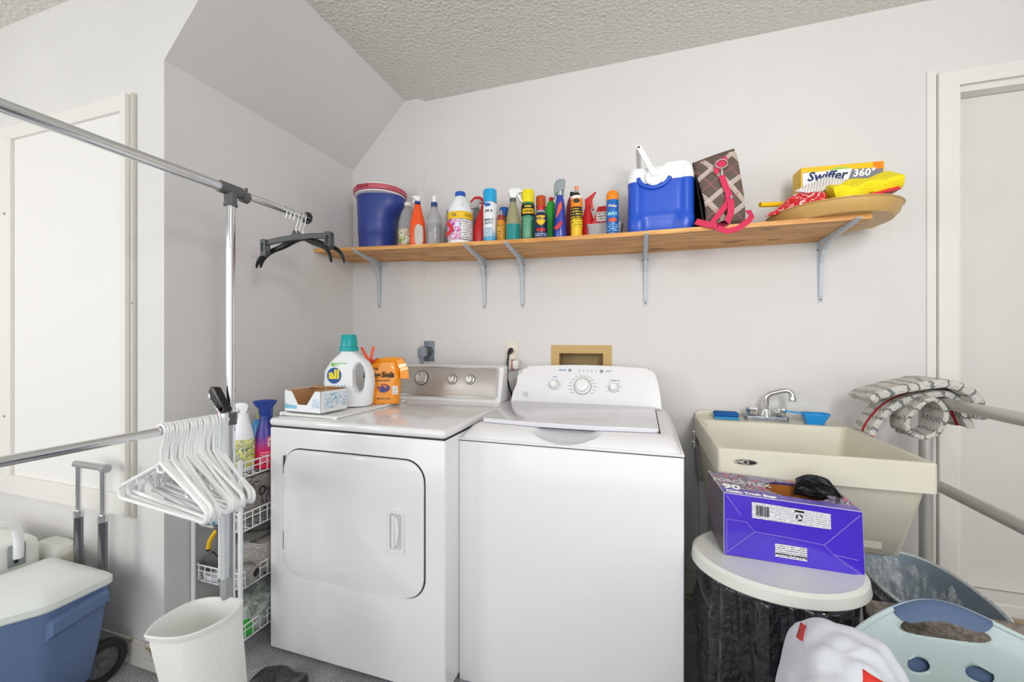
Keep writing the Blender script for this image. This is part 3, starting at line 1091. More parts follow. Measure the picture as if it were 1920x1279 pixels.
# ---- blue cap aerosol + amber bottle
aerosol('short aerosol with blue cap, behind the amber glue bottle', -.668, 1.965, .026, .200, BLUCAP, .045, mat('bronze_can', '#7c7466', .4, .3))
b = btl('small amber bottle with red collar and white tip', -.654, 1.875, 'glue_bottle')
M().lathe([(.019, 0), (.020, .004), (.020, .10), (.017, .112)], seg=24).build('body', GOLDQ, b)
wraplabel(b, .0205, .014, .09, print_mat('amber_label', '#d8962a', '#6b3d10', .010, ink2='#8fbf3a'), -90, 90)
M().lathe([(.018, .112), (.018, .135), (.010, .138)], seg=20).build('collar', mat('maroon', '#93301f', .4), b)
M().lathe([(.009, .138), (.007, .150), (.003, .165)], seg=14).build('tip', LGREY, b)

# ---- teal spray bottle
b = btl('clear spray bottle half full of teal liquid with white trigger', -.597, 1.885)
M().lathe([(.0325, 0), (.0345, .005), (.0345, .085), (.030, .13), (.022, .17), (.015, .195), (.015, .205)], seg=32).build('body', CLEARY, b)
M().lathe([(.0350, .004), (.0352, .08), (.0345, .088)], seg=32).build('liquid', TEALQ, b)
M().lathe([(.0145, .195), (.0155, .200), (.0155, .216), (.013, .218)], seg=20).build('collar', GREYP, b)
trigger(b, .214, WPL, WPL, .92, 8)

# ---- yellow-capped green can + yellow can behind
aerosol('plain yellow can peeking out behind the yellow-capped green aerosol', -.572, 2.02, .024, .205, YEL, .03, YELD)
b, zc = aerosol('green aerosol with bright yellow cap and black and yellow label', -.533, 1.925, .032, .262, YEL, .062, mat('pine_green_can', '#4d9b78', .25, .2, coat=.4))
wraplabel(b, .0323, .135, .19, BLACK, -90, 90, name='label')
wraplabel(b, .0327, .143, .168, YELD, -55, 60, name='yellow_stripe')
text('SUPER', .012, YINK, 'lettering', b, T((0, 0, .178)), wrap=.0330, bold=.0005)
text('CLEAN', .014, INK, 'lettering', b, T((0, 0, .155)), wrap=.0332, bold=.0006)
wraplabel(b, .0323, .02, .125, print_mat('green_fineprint', '#4d9b78', '#9fd0b8', .009), -60, 40, name='print')

# ---- orange-capped can behind
aerosol('dark aerosol with rust orange cap, behind the short black and yellow can', -.480, 1.975, .025, .246, ORCAP, .055, mat('dark_can', '#5a2a24', .4))

# ---- WD-40
b = btl('short dark blue can with yellow shield label and red cap', -.4545, 1.868, 'lubricant_can', 'can')
M().lathe([(.030, 0), (.032, .004), (.032, .118), (.026, .128), (.022, .130)], seg=32).build('can', mat('ink_blue_can', '#10204e', .3, .2, coat=.4), b)
M().lathe([(.022, .128), (.022, .140), (.018, .142)], seg=24).build('collar', LGREY, b)
M().lathe([(.016, .140), (.017, .160), (.014, .164)], seg=24).build('cap', RED, b)
def shield(u, v):
    a = (u-.5)*1.35
    z0_ = .066+.018*abs(2*u-1)**2
    return (.0326*math.sin(a), -.0326*math.cos(a), z0_+(.112-z0_)*v)
M().grid(shield, 14, 6).build('shield_label', YELD, b, solid=.0005, offset=1)
text('WD-40', .0175, NINK, 'lettering', b, T((0, 0, .097)), wrap=.0332, bold=.0007)
wraplabel(b, .0323, .040, .052, RED, -40, 40, name='red_band')
wraplabel(b, .0323, .012, .034, print_mat('white_fine', '#20346e', '#dfe3ee', .008), -60, 60, name='print')

# ---- green bottle with red cap
b = btl('glossy green bottle with small red cap, beside the blue spray bottle', -.425, 1.96, 'cleaner_bottle')
m = M()
m.rings([[(.026*hw*math.cos(2*PI*k/20), .022*hw*math.sin(2*PI*k/20), z) for k in range(20)] for z, hw in ((0, .9), (.005, 1), (.09, .95), (.14, 1.05), (.18, 1.0), (.205, .7), (.215, .4))]).build('body', GREEN, b)
M().lathe([(.011, .213), (.011, .230), (.009, .232)], seg=16).build('cap', RED, b)

# ---- blue bottle with grey trigger
b = btl('cobalt blue spray bottle with silver grey trigger and red flashes', -.369, 1.895)
M().lathe([(.031, 0), (.034, .005), (.034, .06), (.029, .12), (.026, .17), (.018, .205), (.016, .215)], seg=28, sx=.9).build('body', mat('cobalt_bottle', '#2b3fa8', .25, coat=.4), b)
M().lathe([(.017, .212), (.019, .232), (.016, .236)], seg=20).build('collar', GREYT, b)
M().prism([(-.016, .234), (-.026, .195), (-.030, .20), (-.028, .262), (-.018, .283), (.004, .290), (.022, .286), (.026, .274), (.020, .262), (.018, .234)], 'y', -.013, .013, .005, 3).build('spray_head', GREYT, b)
M().prism([(-.020, .10), (-.006, .165), (.006, .18), (.008, .15), (-.006, .12)], 'y', -.0295, -.0275, mx=None).build('orange_flash', ORANGE, b, smooth=False)
M().prism([(-.028, .055), (-.002, .082), (.012, .088), (.004, .06), (-.016, .045)], 'y', -.034, -.031).build('red_flash', RED, b, smooth=False)

# ---- dark red bottle + red trigger behind
b = btl('dull raspberry bottle with black cap, behind the black and yellow bottle', -.325, 1.975, 'cleaner_bottle')
M().lathe([(.030, 0), (.031, .005), (.031, .17), (.022, .215), (.012, .232)], seg=24).build('body', DRED, b)
M().lathe([(.011, .230), (.011, .252), (.009, .254)], seg=16).build('cap', BLACK, b)
b = btl('red spray trigger bottle leaning behind the black and yellow bottle', -.252, 1.985)
M().lathe([(.028, 0), (.029, .005), (.028, .12), (.014, .17), (.012, .19)], seg=20).build('body', RED, b)
M().prism([(-.012, .185), (-.014, .215), (.010, .228), (.036, .250), (.040, .246), (.022, .22), (.020, .20), (.030, .165), (.024, .16), (.010, .19)], 'y', -.007, .007, .002).build('spray_head', RED, b)

# ---- black/orange/yellow bottle
b = btl('yellow and black bottle with orange shoulder and peach nozzle', -.290, 1.885)
M().lathe([(.024, 0), (.026, .005), (.026, .185), (.022, .197), (.016, .203)], seg=28).build('body', YELD, b)
wraplabel(b, .0265, .145, .192, ORANGE2, -110, 110, name='orange_band')
wraplabel(b, .0267, .185, .197, WPL, -110, 110, name='white_band')
wraplabel(b, .0268, .095, .145, print_mat('black_yellow_print', '#1b1b1b', '#f2d21a', .012), -110, 110)
wraplabel(b, .0268, .055, .090, print_mat('yellow_black_print', '#f2d21a', '#1b1b1b', .012), -110, 110, name='print')
M().prism(circ(0, 0, .014, 24, .010), 'y', -.0275, -.0265, mx=T((0, 0, .172))).build('emblem', INK, b)
M().lathe([(.017, .200), (.014, .214), (.009, .216)], seg=20).build('collar', BLACK, b)
M().lathe([(.009, .214), (.009, .226)], seg=16).build('neck', LGREY, b)
M().lathe([(.009, .226), (.0095, .245), (.007, .248)], seg=16).build('nozzle', mat('peach', '#f09a6a', .4), b)

# ---- container with red lid
b = btl('clear storage tub with a red and white carton in it', -.172, 2.0, 'storage_tub', 'tub', None, 0)
M().rings([[(x*.5*k, y*.5*k, z) for x, y in rrect(-.16, .16, -.11, .11, .03)] for z, k in ((0, .86), (.004, .9), (.075, 1.0), (.08, 1.04), (.086, 1.04))]).build('tub', mat('frosted_tub', '#c9cbcf', .35, alpha=.85), b)
c_ = M().prism([(-.062, .088), (.062, .088), (.050, .120), (.036, .172), (-.030, .172), (-.046, .120)], 'y', -.035, .02, .002).build('carton', RED, b)
M().box(-.036, .03, -.0365, -.0352, .10, .145).build('carton_label', print_mat('carton_label', '#f4efe6', '#2b2b2b', .012), b)
# ---- blue spray with orange cap
b = aerosol('royal blue spray can with rounded orange cap, in front of the storage tub', -.128, 1.865, .0265, .175, ORANGE2, .005, mat('bluejay_can', '#1668b8', .3, coat=.3))[0]
M().lathe([(.0262, .150), (.0266, .172), (.0255, .188), (.019, .199), (.006, .202)], seg=28).build('cap_dome', ORANGE2, b)
text('Duster', .014, mat('pale_orange_ink', '#f9d9c8', .5), 'lettering', b, T((0, 0, .130)) @ R(8, 'Y'), wrap=.0270, bold=.0005, shear=.3)
text('MAX', .022, mat('pale_blue_ink', '#9fe0f2', .5), 'lettering', b, T((0, 0, .095)), wrap=.0270, bold=.0006)
wraplabel(b, .0270, .060, .075, ORANGE, -35, 40, name='orange_band')
wraplabel(b, .0268, .015, .05, print_mat('bluecan_print', '#1668b8', '#bfe2f4', .009), -60, 60, name='print')

# ------------------------------------------------------------------ blue cooler on the shelf
cx_ = .072
b = thing('drinks_cooler', 'royal blue jug cooler with white lid and raised white handle on the shelf', 'cooler', (cx_, 1.965, ZT(.07)), 0)
hw = .136
def coolring(z, k=1.0, foot=0, d=.130):
    pts = []
    n = 96
    base = rrect(-hw*k, hw*k, -d*k, d*k, .035, 5)
    # resample evenly
    segs = []
    tot = 0
    for i in range(len(base)):
        p, q = Vector(base[i]), Vector(base[(i+1) % len(base)])
        segs.append((p, q, (q-p).length))
        tot += (q-p).length
    for j in range(n):
        dd = tot*j/n
        for p, q, l in segs:
            if dd <= l:
                pt = p+(q-p)*(dd/l if l else 0)
                break
            dd -= l
        x, y = pt
        # grooves and panel on the front
        if y < -d*k*.8:
            if not foot:
                g = math.exp(-((abs(x)-.086)/.005)**2)
                y += .006*g
                if abs(x) < .086:
                    y += .004
            else:
                f_ = 1/(1+math.exp((.070-abs(x))/.004))
                y += .010*(1-f_)*foot-.006*f_*foot
        pts.append((x, y, z))
    return pts
rs = [coolring(0, .95, 1), coolring(.006, .98, 1), coolring(.045, 1.0, 1), coolring(.060, 1.0, .8), coolring(.072, .985, .2)]
rs += [coolring(z, .985) for z in (.078, .10, .13, .16, .19, .21)] + [coolring(.225, .98)]
M().rings(rs).build('body', BLUEC, b)
# swoosh arc under the hub
m = M()
pts = [(-.026+.066*math.cos(math.radians(a)), -.1270, .245+.055*math.sin(math.radians(a))) for a in range(190, 352, 9)]
m.tube(pts, .0095, 10)
m.build('arc_ridge', BLUEC, b)
def lidz(x):
    return .222-.016*max(0, 1-abs((x+.026)/.07)**2)
m = M()
rs = []
for z, k, wv in ((0, 1.0, 1), (.012, 1.01, 1), (.030, .995, .5), (.052, .97, 0), (.060, .93, 0)):
    r_ = coolring(0, k, 0)
    rs.append([(x, y, (lidz(x)+z if wv else .222+z)) for x, y, _ in r_])
m.rings(rs).build('lid', WPL, b)
M().prism(rrect(.0, .122, -.115, .10, .03), 'z', .262, .296, .008, 3).build('spout_cover', WPL, b)
hx, hz = -.026, .232
M().lathe([(.036, 0), (.036, .010), (.028, .016)], seg=32, mx=T((hx, -.128, hz)) @ R(90, 'X')).build('hub', WPL, b)
dx_, dz_ = -.062, .132
def arm(y):
    return [(hx-.010, hz), (hx+dx_-.012, hz+dz_), (hx+dx_+.010, hz+dz_+.004), (hx+.016, hz)]
M().prism(arm(0), 'y', -.150, -.140, .003).prism(arm(0), 'y', .134, .142, .003).box(hx+dx_-.012, hx+dx_+.010, -.150, .142, hz+dz_-.012, hz+dz_+.006, .005).build('handle', WPL, b)

# ------------------------------------------------------------------ plaid tote
b = thing('plaid_tote_bag', 'brown and cream plaid tote bag with pink straps, beside the blue cooler', 'bag', (.31, 1.97, ZT(.3)), 0)
Z0 = ZT(.3)
def bagring(z, xl, xr, yf, yb, zr=None, bulge=.01):
    zr = z if zr is None else zr
    pts = []
    n = 10
    for k in range(n+1):
        u = k/n
        pts.append((xl+(xr-xl)*u-.31, yf-bulge*math.sin(PI*u)-1.97, z+(zr-z)*u-Z0))
    for k in range(1, n):
        u = k/n
        pts.append((xr-.31+.004*math.sin(PI*u), yf+(yb-yf)*u-1.97, zr-Z0))
    for k in range(n+1):
        u = 1-k/n
        pts.append((xl+(xr-xl)*u-.31, yb-1.97, z+(zr-z)*u-Z0))
    for k in range(1, n):
        u = 1-k/n
        pts.append((xl-.31+.03*math.sin(PI*u), yf+(yb-yf)*u-1.97, z-Z0))
    return pts
rs = [bagring(Z0, .245, .385, 1.85, 2.10, bulge=.004), bagring(Z0+.012, .240, .392, 1.838, 2.11), bagring(1.80, .243, .392, 1.832, 2.11, bulge=.016), bagring(1.87, .226, .382, 1.834, 2.10, bulge=.020),
      bagring(1.94, .206, .372, 1.842, 2.08, 1.95, .016), bagring(1.985, .200, .366, 1.862, 2.05, 2.02, .012), bagring(2.005, .200, .360, 1.872, 2.03, 2.046, .008)]
tb = M().rings(rs).build('body', TARTAN, b, sub=1)
M().tube([(-.105, -.093, 2.000-Z0), (-.05, -.097, 2.014-Z0), (.0, -.096, 2.027-Z0), (.044, -.092, 2.038-Z0), (.046, .050, 2.038-Z0), (0, .055, 2.026-Z0), (-.105, .050, 2.000-Z0)], .0055, 10, close=True).build('top_binding', BROWNB, b)
M().grid(lambda u, v: (-.0655-.0035-.04*v+.035*math.sin(PI*u)*(1-v)-.003, -.125+.23*u*(1-.25*v), .01+.27*v), 12, 12).build('side_gusset', mat('black_gusset', '#26211f', .6, bump=.5, bscale=30), b, solid=.002)
# strap, ring, clasp
M().prism([(-.032, .262), (.010, .280), (.014, .250), (-.012, .225), (-.030, .205), (-.036, .225)], 'y', -.152, -.148, .001).build('strap_tab', PINKS, b, smooth=False)
m = M()
m.tube([(-.010+.022*math.cos(a), -.155, .248+.017*math.sin(a)) for a in [2*PI*k/20 for k in range(20)]], .003, 8, close=True)
m.build('ring', STEEL, b)
M().tube([(-.010, -.156, .232), (-.009, -.157, .222)], .007).tube([(-.009, -.157, .222), (-.008, -.156, .200)], .005).build('clasp', STEEL, b)
M().ribbon([(-.010, -.157, .200), (.000, -.160, .165), (.014, -.162, .125), (.010, -.163, .085), (-.020, -.166, .045), (-.045, -.170, .012), (-.028, -.180, -.014), (.005, -.182, -.030), (.045, -.180, -.022), (.085, -.172, .010), (.098, -.150, .030), (.090, -.128, .060)],
           [(1, 0, .2), (1, 0, .1), (1, 0, 0), (1, 0, .3), (1, 0, .8), (1, .2, .8), (.2, 0, 1), (0, 0, 1), (-.2, 0, 1), (-.5, 0, 1), (-.8, 0, .6), (-1, 0, .2)], .022, .0012).build('strap', PINKS, b, smooth=True)
M().ribbon([(.014, -.165, .12), (.022, -.168, .08), (.020, -.171, .04), (.006, -.176, .006), (-.030, -.180, -.006), (-.072, -.178, .006), (-.105, -.168, .022), (-.095, -.13, .03)],
           [(1, 0, 0), (1, 0, -.2), (1, 0, -.4), (.8, 0, -.8), (0, 0, 1), (.2, 0, 1), (.4, 0, 1), (.6, 0, 1)], .024, .0012).build('strap', PINKS, b, smooth=True)
M().lathe([(.004, -.002), (.004, .012)], seg=10, c=(.022, -.172, .10)).build('slider', CHROME, b)

# ------------------------------------------------------------------ tray and what is on it
tx, ty = .712, 1.945
b = thing('round_tray', 'large round tan tray with raised rim at the end of the shelf', 'tray', (tx, ty, ZT(.7)), 0)
M().lathe([(.002, 0), (.190, 0), (.206, .018), (.214, .044), (.219, .046), (.219, .049), (.212, .049), (.202, .020), (.188, .004), (.002, .004)], seg=96, cap0=True, cap1=True).build('dish', mat('tan_tray', '#cfa765', .38, vary=.08, vscale=12), b)
ZTr = ZT(.7)+.006
b = thing('duster_refill_box', 'yellow and grey duster refill carton standing on the round tray', 'box', (.765, 2.02, ZTr), math.radians(4))
M().box(-.145, .145, -.035, .045, 0, .248, .001).build('carton', YELD, b, smooth=False)
M().prism([(-.140, .10), (-.140, .226), (-.05, .226), (-.02, .234), (.0, .226), (.140, .222), (.140, .10)], 'y', -.0365, -.0350).build('grey_panel', mat('grey_carton_print', '#7d8086', .45), b, smooth=False)
M().prism([(-.140, .15), (-.140, .224), (-.05, .226), (-.02, .238), (.015, .236), (.035, .226), (.01, .15)], 'y', -.0374, -.0366).build('white_flash', WCARD, b, smooth=False)
M().box(-.1462, -.1455, -.030, .04, .005, .14, 0).build('side_print', print_mat('carton_side', '#8f8f92', '#2e2e30', .012), b, smooth=False)
M().prism([(-.05, .228), (-.02, .237), (.016, .235), (.03, .228)], 'y', -.0384, -.0376).build('green_swoosh', mat('lime', '#9ccb3a', .5), b, smooth=False)
M().box(.108, .140, -.0372, -.0362, .218, .246).build('orange_square', ORANGE2, b, smooth=False)
text('✿', .02, WINK, 'flower_mark', b, T((.117, -.0375, .185)), bold=.0005) if False else M().prism([( .117+(.010 if k % 2 else .006)*math.cos(k*PI/6), .185+(.010 if k % 2 else .006)*math.sin(k*PI/6)) for k in range(12)], 'y', -.0382, -.0374).build('flower_mark', WINK, b, smooth=False)
text('Swiffer', .050, NINK, 'lettering', b, T((-.055, -.0388, .205)), bold=.0012, shear=.25)
text('360°', .040, WINK, 'lettering', b, T((.074, -.0380, .206)), bold=.0012, shear=.15)

def puffy(name, label, cat, quad, th, mt, ws=.004, n=18, nz=18, group=None, parts=None):
    """soft flat pack: quad of four world corners (bl, br, tr, tl)"""
    q = [Vector(p) for p in quad]
    c = sum(q, Vector())/4
    t_ = thing(name, label, cat, c, 0, group)
    nrm = (q[1]-q[0]).cross(q[3]-q[0]).normalized()
    def f(sgn):
        def g(u, v):
            p = q[0]*(1-u)*(1-v)+q[1]*u*(1-v)+q[2]*u*v+q[3]*(1-u)*v
            e = (1-(2*u-1)**4)*(1-(2*v-1)**4)
            w_ = noise.noise(p*nz)*ws*2
            return p-c+nrm*sgn*(th/2*max(0, e)**.5)+nrm*w_
        return g
    m_ = M()
    m_.grid(f(1), n, n).grid(f(-1), n, n)
    m_.build(name.split('_')[-1] if False else 'pouch', mt, t_, sub=1)
    return t_, c, nrm, q

DUSTP = mat('white_dotted_pack', '#e6e2e0', .45)
nt, bb, N, L = nodes(DUSTP)
tc = N.new('ShaderNodeTexCoord')
sp = N.new('ShaderNodeSeparateXYZ')
L.new(tc.outputs['Object'], sp.inputs[0])
f1 = stripe(nt, math_n(nt, 'ADD', sp.outputs['X'], math_n(nt, 'MULTIPLY', sp.outputs['Z'], -.4)), .0095, 0, .42)
f2 = stripe(nt, sp.outputs['Z'], .0065, 0, .6)
L.new(mixc(nt, math_n(nt, 'MULTIPLY', f1, f2), lin('#e6e2e0'), lin('#9a8f8f')), bb.inputs['Base Color'])
puffy('duster_pack', 'white dotted plastic pack lying against the yellow duster carton', 'packet', [(.562, 1.86, 1.836), (.622, 1.835, 1.815), (.775, 1.895, 1.872), (.672, 1.905, 1.895)], .022, DUSTP, .003)
puffy('wipes_packet', 'shiny red packet with white print hanging over the left rim of the tray', 'packet', [(.465, 1.880, 1.752), (.650, 1.800, 1.778), (.660, 1.83, 1.812), (.585, 1.88, 1.838)], .03, art_mat('red_packet', ['#d3222b', '#c81e28', '#efd5d2', '#d3222b', '#b51a24', '#d3222b'], 26, .25), .004)
CLOTH = mat('yellow_duster_cloth', '#f5e116', .85, bump=.6, bscale=120)
def clothf(u, v):
    x = .665+.215*u
    y = 1.775+.10*v+.02*u
    z = ZTr+.066+.028*u+.055*v*(.6+.4*u)+.010*math.sin(u*14+v*2)*(1-u)+noise.noise(Vector((u*4, v*4, 1)))*.008
    return (x, y, z)
t_ = tag(M().grid(clothf, 40, 20).build('duster_cloth', CLOTH, solid=.045, offset=0, sub=1), 'bright yellow fluffy duster cloth folded over the tray rim', 'cloth')
tag(M().prism([(.74, ZTr+.055), (.86, ZTr+.080), (.868, ZTr+.070), (.76, ZTr+.048)], 'y', 1.79, 1.90, .002).build('red_card', RED, smooth=False), 'thin red card edge under the yellow duster cloth', 'card')
tag(M().lathe([(.002, 0), (.010, .004), (.012, .012), (.010, .020), (.002, .024)], c=(.862, 1.86, ZTr+.03), seg=16).build('tennis_ball_pick', mat('lime_ball', '#b7cf2a', .8)), 'small lime green ball tucked under the yellow cloth', 'ball')
tag(M().tube([(.455, 1.895, ZTr+.088), (.47, 1.90, ZTr+.088), (.56, 1.925, ZTr+.090)], .010, 14).build('duster_wand', YELD), 'yellow plastic duster wand sticking out left of the tray', 'wand')

# ------------------------------------------------------------------ things on the dryer
DT = .9455
b = thing('folded_mat', 'thin glossy white mat folded on the dryer top', 'mat', (-1.29, 1.56, DT), 0)
def matf(u, v):
    x0, x1 = -1.425, -1.152
    return ((x0+(x1-x0)*u)+1.29+.01*v, (1.325+.50*v)-1.56, .008+.003*math.sin(u*9)*v+.004*(1-min(1, 8*min(u, 1-u)))*(1 if u < .5 else -1)*.8)
M().grid(matf, 24, 20).build('sheet', GLOSSY, b, solid=.006)
M().tube([(-.138, -.235, .008), (-.136, .0, .010), (-.132, .25, .010)], .0075).tube([(.138, -.235, .006), (.140, 0, .007), (.145, .25, .008)], .006).build('rolled_edge', GLOSSY, b)
DT += .015
# open carton
bx0, bx1, by0, by1 = -1.432, -1.232, 1.345, 1.49
b = thing('open_carton', 'small white and pale blue carton cut open, brown inside, on the dryer', 'box', ((bx0+bx1)/2, (by0+by1)/2, DT), math.radians(-4))
a_, d_ = (bx1-bx0)/2, (by1-by0)/2
hh = .088
M().box(-a_, a_, -d_, d_, 0, .002).build('base', WCARD, b, smooth=False)
M().prism([(-a_, 0), (a_, 0), (a_, hh), (a_-.03, hh), (a_-.075, .030), (-a_+.075, .030), (-a_+.040, hh-.004), (-a_, hh)], 'y', -d_, -d_+.0025).build('front_panel', WCARD, b, smooth=False)
M().prism([(-a_, .012), (-.03, .012), (-.03, .026), (-a_, .030)], 'y', -d_-.0008, -d_).build('blue_stripe', mat('pale_blue_ink2', '#8cc6e2', .5), b, smooth=False)
M().prism([(a_-.045, .02), (a_-.006, .02), (a_-.006, .056), (a_-.045, .056)], 'y', -d_-.0008, -d_).build('blue_print', BLUPRT, b, smooth=False)
M().prism([(-d_, 0), (d_, 0), (d_, hh), (-d_, hh)], 'x', a_-.0025, a_).build('side_panel', WCARD, b, smooth=False)
M().prism([(-d_+.02, .015), (d_-.01, .015), (d_-.01, .078), (-d_+.02, .078)], 'x', a_, a_+.0008).build('side_print', BLUPRT, b, smooth=False)
M().prism([(-d_, 0), (d_, 0), (d_, hh), (-d_, hh)], 'x', -a_, -a_+.0025).build('side_panel', WCARD, b, smooth=False)
M().box(-a_, a_, d_-.0025, d_, 0, hh).build('back_panel', WCARD, b, smooth=False)
M().box(-a_+.003, a_-.003, d_-.0045, d_-.0028, .003, hh+.004).box(-a_+.0028, -a_+.0045, -d_+.003, d_-.004, .003, hh-.002).box(a_-.0045, a_-.0028, -d_+.003, d_-.004, .003, hh-.002).box(-a_+.003, a_-.003, -d_+.003, d_-.004, .0022, .004).prism([(-a_+.04, hh-.006), (-a_+.02, .04), (-a_+.075, .032)], 'y', -d_+.0026, -d_+.004).build('brown_lining', CARD, b, smooth=False)
M().rings([[(-a_+.005, d_-.02, hh-.004), (a_-.005, d_-.03, hh+.006), (a_-.005, d_-.03, hh+.0075), (-a_+.005, d_-.02, hh-.0025)], [(-a_+.005, d_-.003, hh), (a_-.005, d_-.003, hh), (a_-.005, d_-.003, hh+.0015), (-a_+.005, d_-.003, hh+.0015)]]).prism([(-.06, .005), (-.02, .005), (-.02, .072), (-.06, .072)], 'y', d_-.02, d_-.018).build('brown_flap', CARD, b, smooth=False)

# detergent bottle
b = thing('detergent_bottle', 'white laundry detergent jug with teal cap and blue all badge, on the dryer', 'bottle', (-1.290, 1.570, DT-.003), math.radians(27))
hole = (.052, .128, .022, .062)  # cx, cz, rx, rz
def sil(z):
    """left/right half-widths of the jug outline"""
    pts = [(0, -.088, .098), (.008, -.096, .106), (.10, -.108, .116), (.16, -.104, .112), (.20, -.080, .092), (.225, -.055, .064), (.240, -.036, .040), (.246, -.034, .036)]
    for p, q in zip(pts, pts[1:]):
        if p[0] <= z <= q[0]:
            k = (z-p[0])/(q[0]-p[0])
            return p[1]+(q[1]-p[1])*k, p[2]+(q[2]-p[2])*k
    return pts[-1][1:]
m = M()
NX, NZ = 48, 56
def jug(sgn):
    def f(u, v):
        z = .246*v
        l, r = sil(z)
        x = l+(r-l)*(.5-.5*math.cos(PI*u))
        e = math.sqrt(max(0, 1-((2*(x-l)/(r-l)-1))**4))
        y = sgn*.048*e*(1 if z < .19 else max(.62, 1-(z-.19)*6))
        # handle opening: pinch the two skins together there
        q = ((x-hole[0])/hole[2])**2+((z-hole[1])/hole[3])**2
        if q < 1.5:
            y *= min(1, max(.12, (q-1)/.5*.5+.5)) if q > 1 else .12
        return (x, y, z)
    return f
def keepf(u, v):
    z = .246*v
    l, r = sil(z)
    x = l+(r-l)*(.5-.5*math.cos(PI*u))
    return ((x-hole[0])/hole[2])**2+((z-hole[1])/hole[3])**2 > .98
m.grid(jug(-1), NX, NZ, keep=keepf).grid(jug(1), NX, NZ, keep=keepf)
bmesh.ops.remove_doubles(m.bm, verts=m.bm.verts, dist=.0004)
be = [e for e in m.bm.edges if e.is_boundary]
try:
    bmesh.ops.bridge_loops(m.bm, edges=[e for e in be if hole[1]-hole[3]*1.1 < (e.verts[0].co.z) < hole[1]+hole[3]*1.1])
except Exception:
    pass
m.build('body', WHITEB, b)
M().lathe([(.036, .240), (.036, .252), (.034, .258)], seg=32, sy=.95).build('neck', WHITEB, b)
M().lathe([(.041, .250), (.042, .268), (.038, .272), (.033, .322), (.030, .326)], seg=36).build('cap', TEALC, b)
M().prism(circ(-.052, .142, .030, 32, .036), 'y', -.0500, -.0475).build('badge', mat('badge_blue', '#1d4f9e', .4), b, smooth=False)
M().prism(rrect(-.066, .000, .184, .198, .004), 'y', -.0470, -.0425).build('green_tab', mat('tab_green', '#6fbf3a', .4), b, smooth=False)
text('odorlift', .013, WINK, 'lettering', b, T((-.033, -.0474, .191)), bold=.0005, shear=.2)
text('all', .056, YINK, 'lettering', b, T((-.052, -.0506, .146)), bold=.0022, sx=.92)
M().prism(rrect(-.088, .004, .02, .098, .006), 'y', -.0505, -.0485).build('lower_label', BLUPRT, b, smooth=False)

# baking soda bag
b = thing('baking_soda_bag', 'orange baking soda bag clipped shut, behind the detergent jug', 'bag', (-1.180, 1.690, DT-.004), math.radians(24))
def sbag(sgn):
    def f(u, v):
        wl = -.080-.004*math.sin(v*5)
        wr = .070+.010*v
        x = wl+(wr-wl)*u
        z = .205*v + .014*v*v*math.sin(u*2.2)
        e = max(0, (1-(2*u-1)**4)*(1-max(0, v*1.02-.05)**3))**.5
        y = sgn*(.034*e+.002)+noise.noise(Vector((u*5, v*5, 3+sgn)))*.008*v
        if v > .9:
            y += .01
        return (x, y, z)
    return f
SODA = mat('orange_film', '#f79a12', .28, bump=.35, bscale=22, coat=.4, bdist=.02)
M().grid(sbag(-1), 30, 30).grid(sbag(1), 30, 30).build('pouch', SODA, b)
M().rings([[(.055, -.035, .205), (.085, -.020, .215), (.085, .010, .215), (.055, .010, .21)], [(.075, -.040, .165), (.112, -.030, .17), (.110, -.006, .17), (.075, -.004, .17)], [(.078, -.036, .120), (.118, -.034, .118), (.116, -.016, .118), (.078, -.012, .12)]]).build('folded_corner', SODA, b)
M().rings([[(x, y, .003) for x, y in rrect(-.085, .072, -.038, .038, .012, 3)], [(x, y, .0) for x, y in rrect(-.083, .070, -.036, .036, .012, 3)]]).build('bottom_seam', SODA, b)
text('Pure', .022, INK, 'lettering', b, T((-.045, -.0385, .168)), bold=.0004)
text('Baking Soda', .036, INK, 'lettering', b, T((-.022, -.0410, .138)), bold=.0014, sx=.8, shear=.15)
text('for baking, cleaning', .010, INK, 'lettering', b, T((-.01, -.0400, .112)), bold=.0001)
M().prism(circ(.0, .075, .030, 20, .020), 'y', -.0405, -.036).build('picture', art_mat('soda_art', ['#2f3f8e', '#8e2f4e', '#f79a12', '#26345f', '#d24a3a'], 40), b, smooth=False)
M().box(.040, .066, -.0360, -.034, .045, .085).build('white_panel', print_mat('soda_panel', '#f2efe8', '#6b6b78', .007), b, smooth=False)
text('NET WT 12 OZ', .009, INK, 'lettering', b, T((0, -.0382, .025)), bold=.0002)
cl = thing('bag_clip', 'bright orange scissor clip pinching the top of the baking soda bag', 'clip', (-1.245, 1.650, DT+.202), math.radians(24))
OC = mat('clip_orange', '#fa5a1a', .3)
M().prism([(-.002, -.01), (-.036, .060), (-.026, .064), (.008, .004)], 'y', -.006, .0, .002).build('jaw', OC, cl)
M().prism([(.002, -.01), (.018, .066), (.030, .064), (.014, -.01)], 'y', .001, .007, .002).build('jaw', OC, cl)
M().prism([(-.055, .012), (-.030, -.010), (0, -.018), (.030, -.008), (.046, .012), (.030, .002), (0, -.006), (-.030, .002)], 'y', -.010, .010, .002).build('teeth', mat('clip_red', '#c8321e', .35), cl)

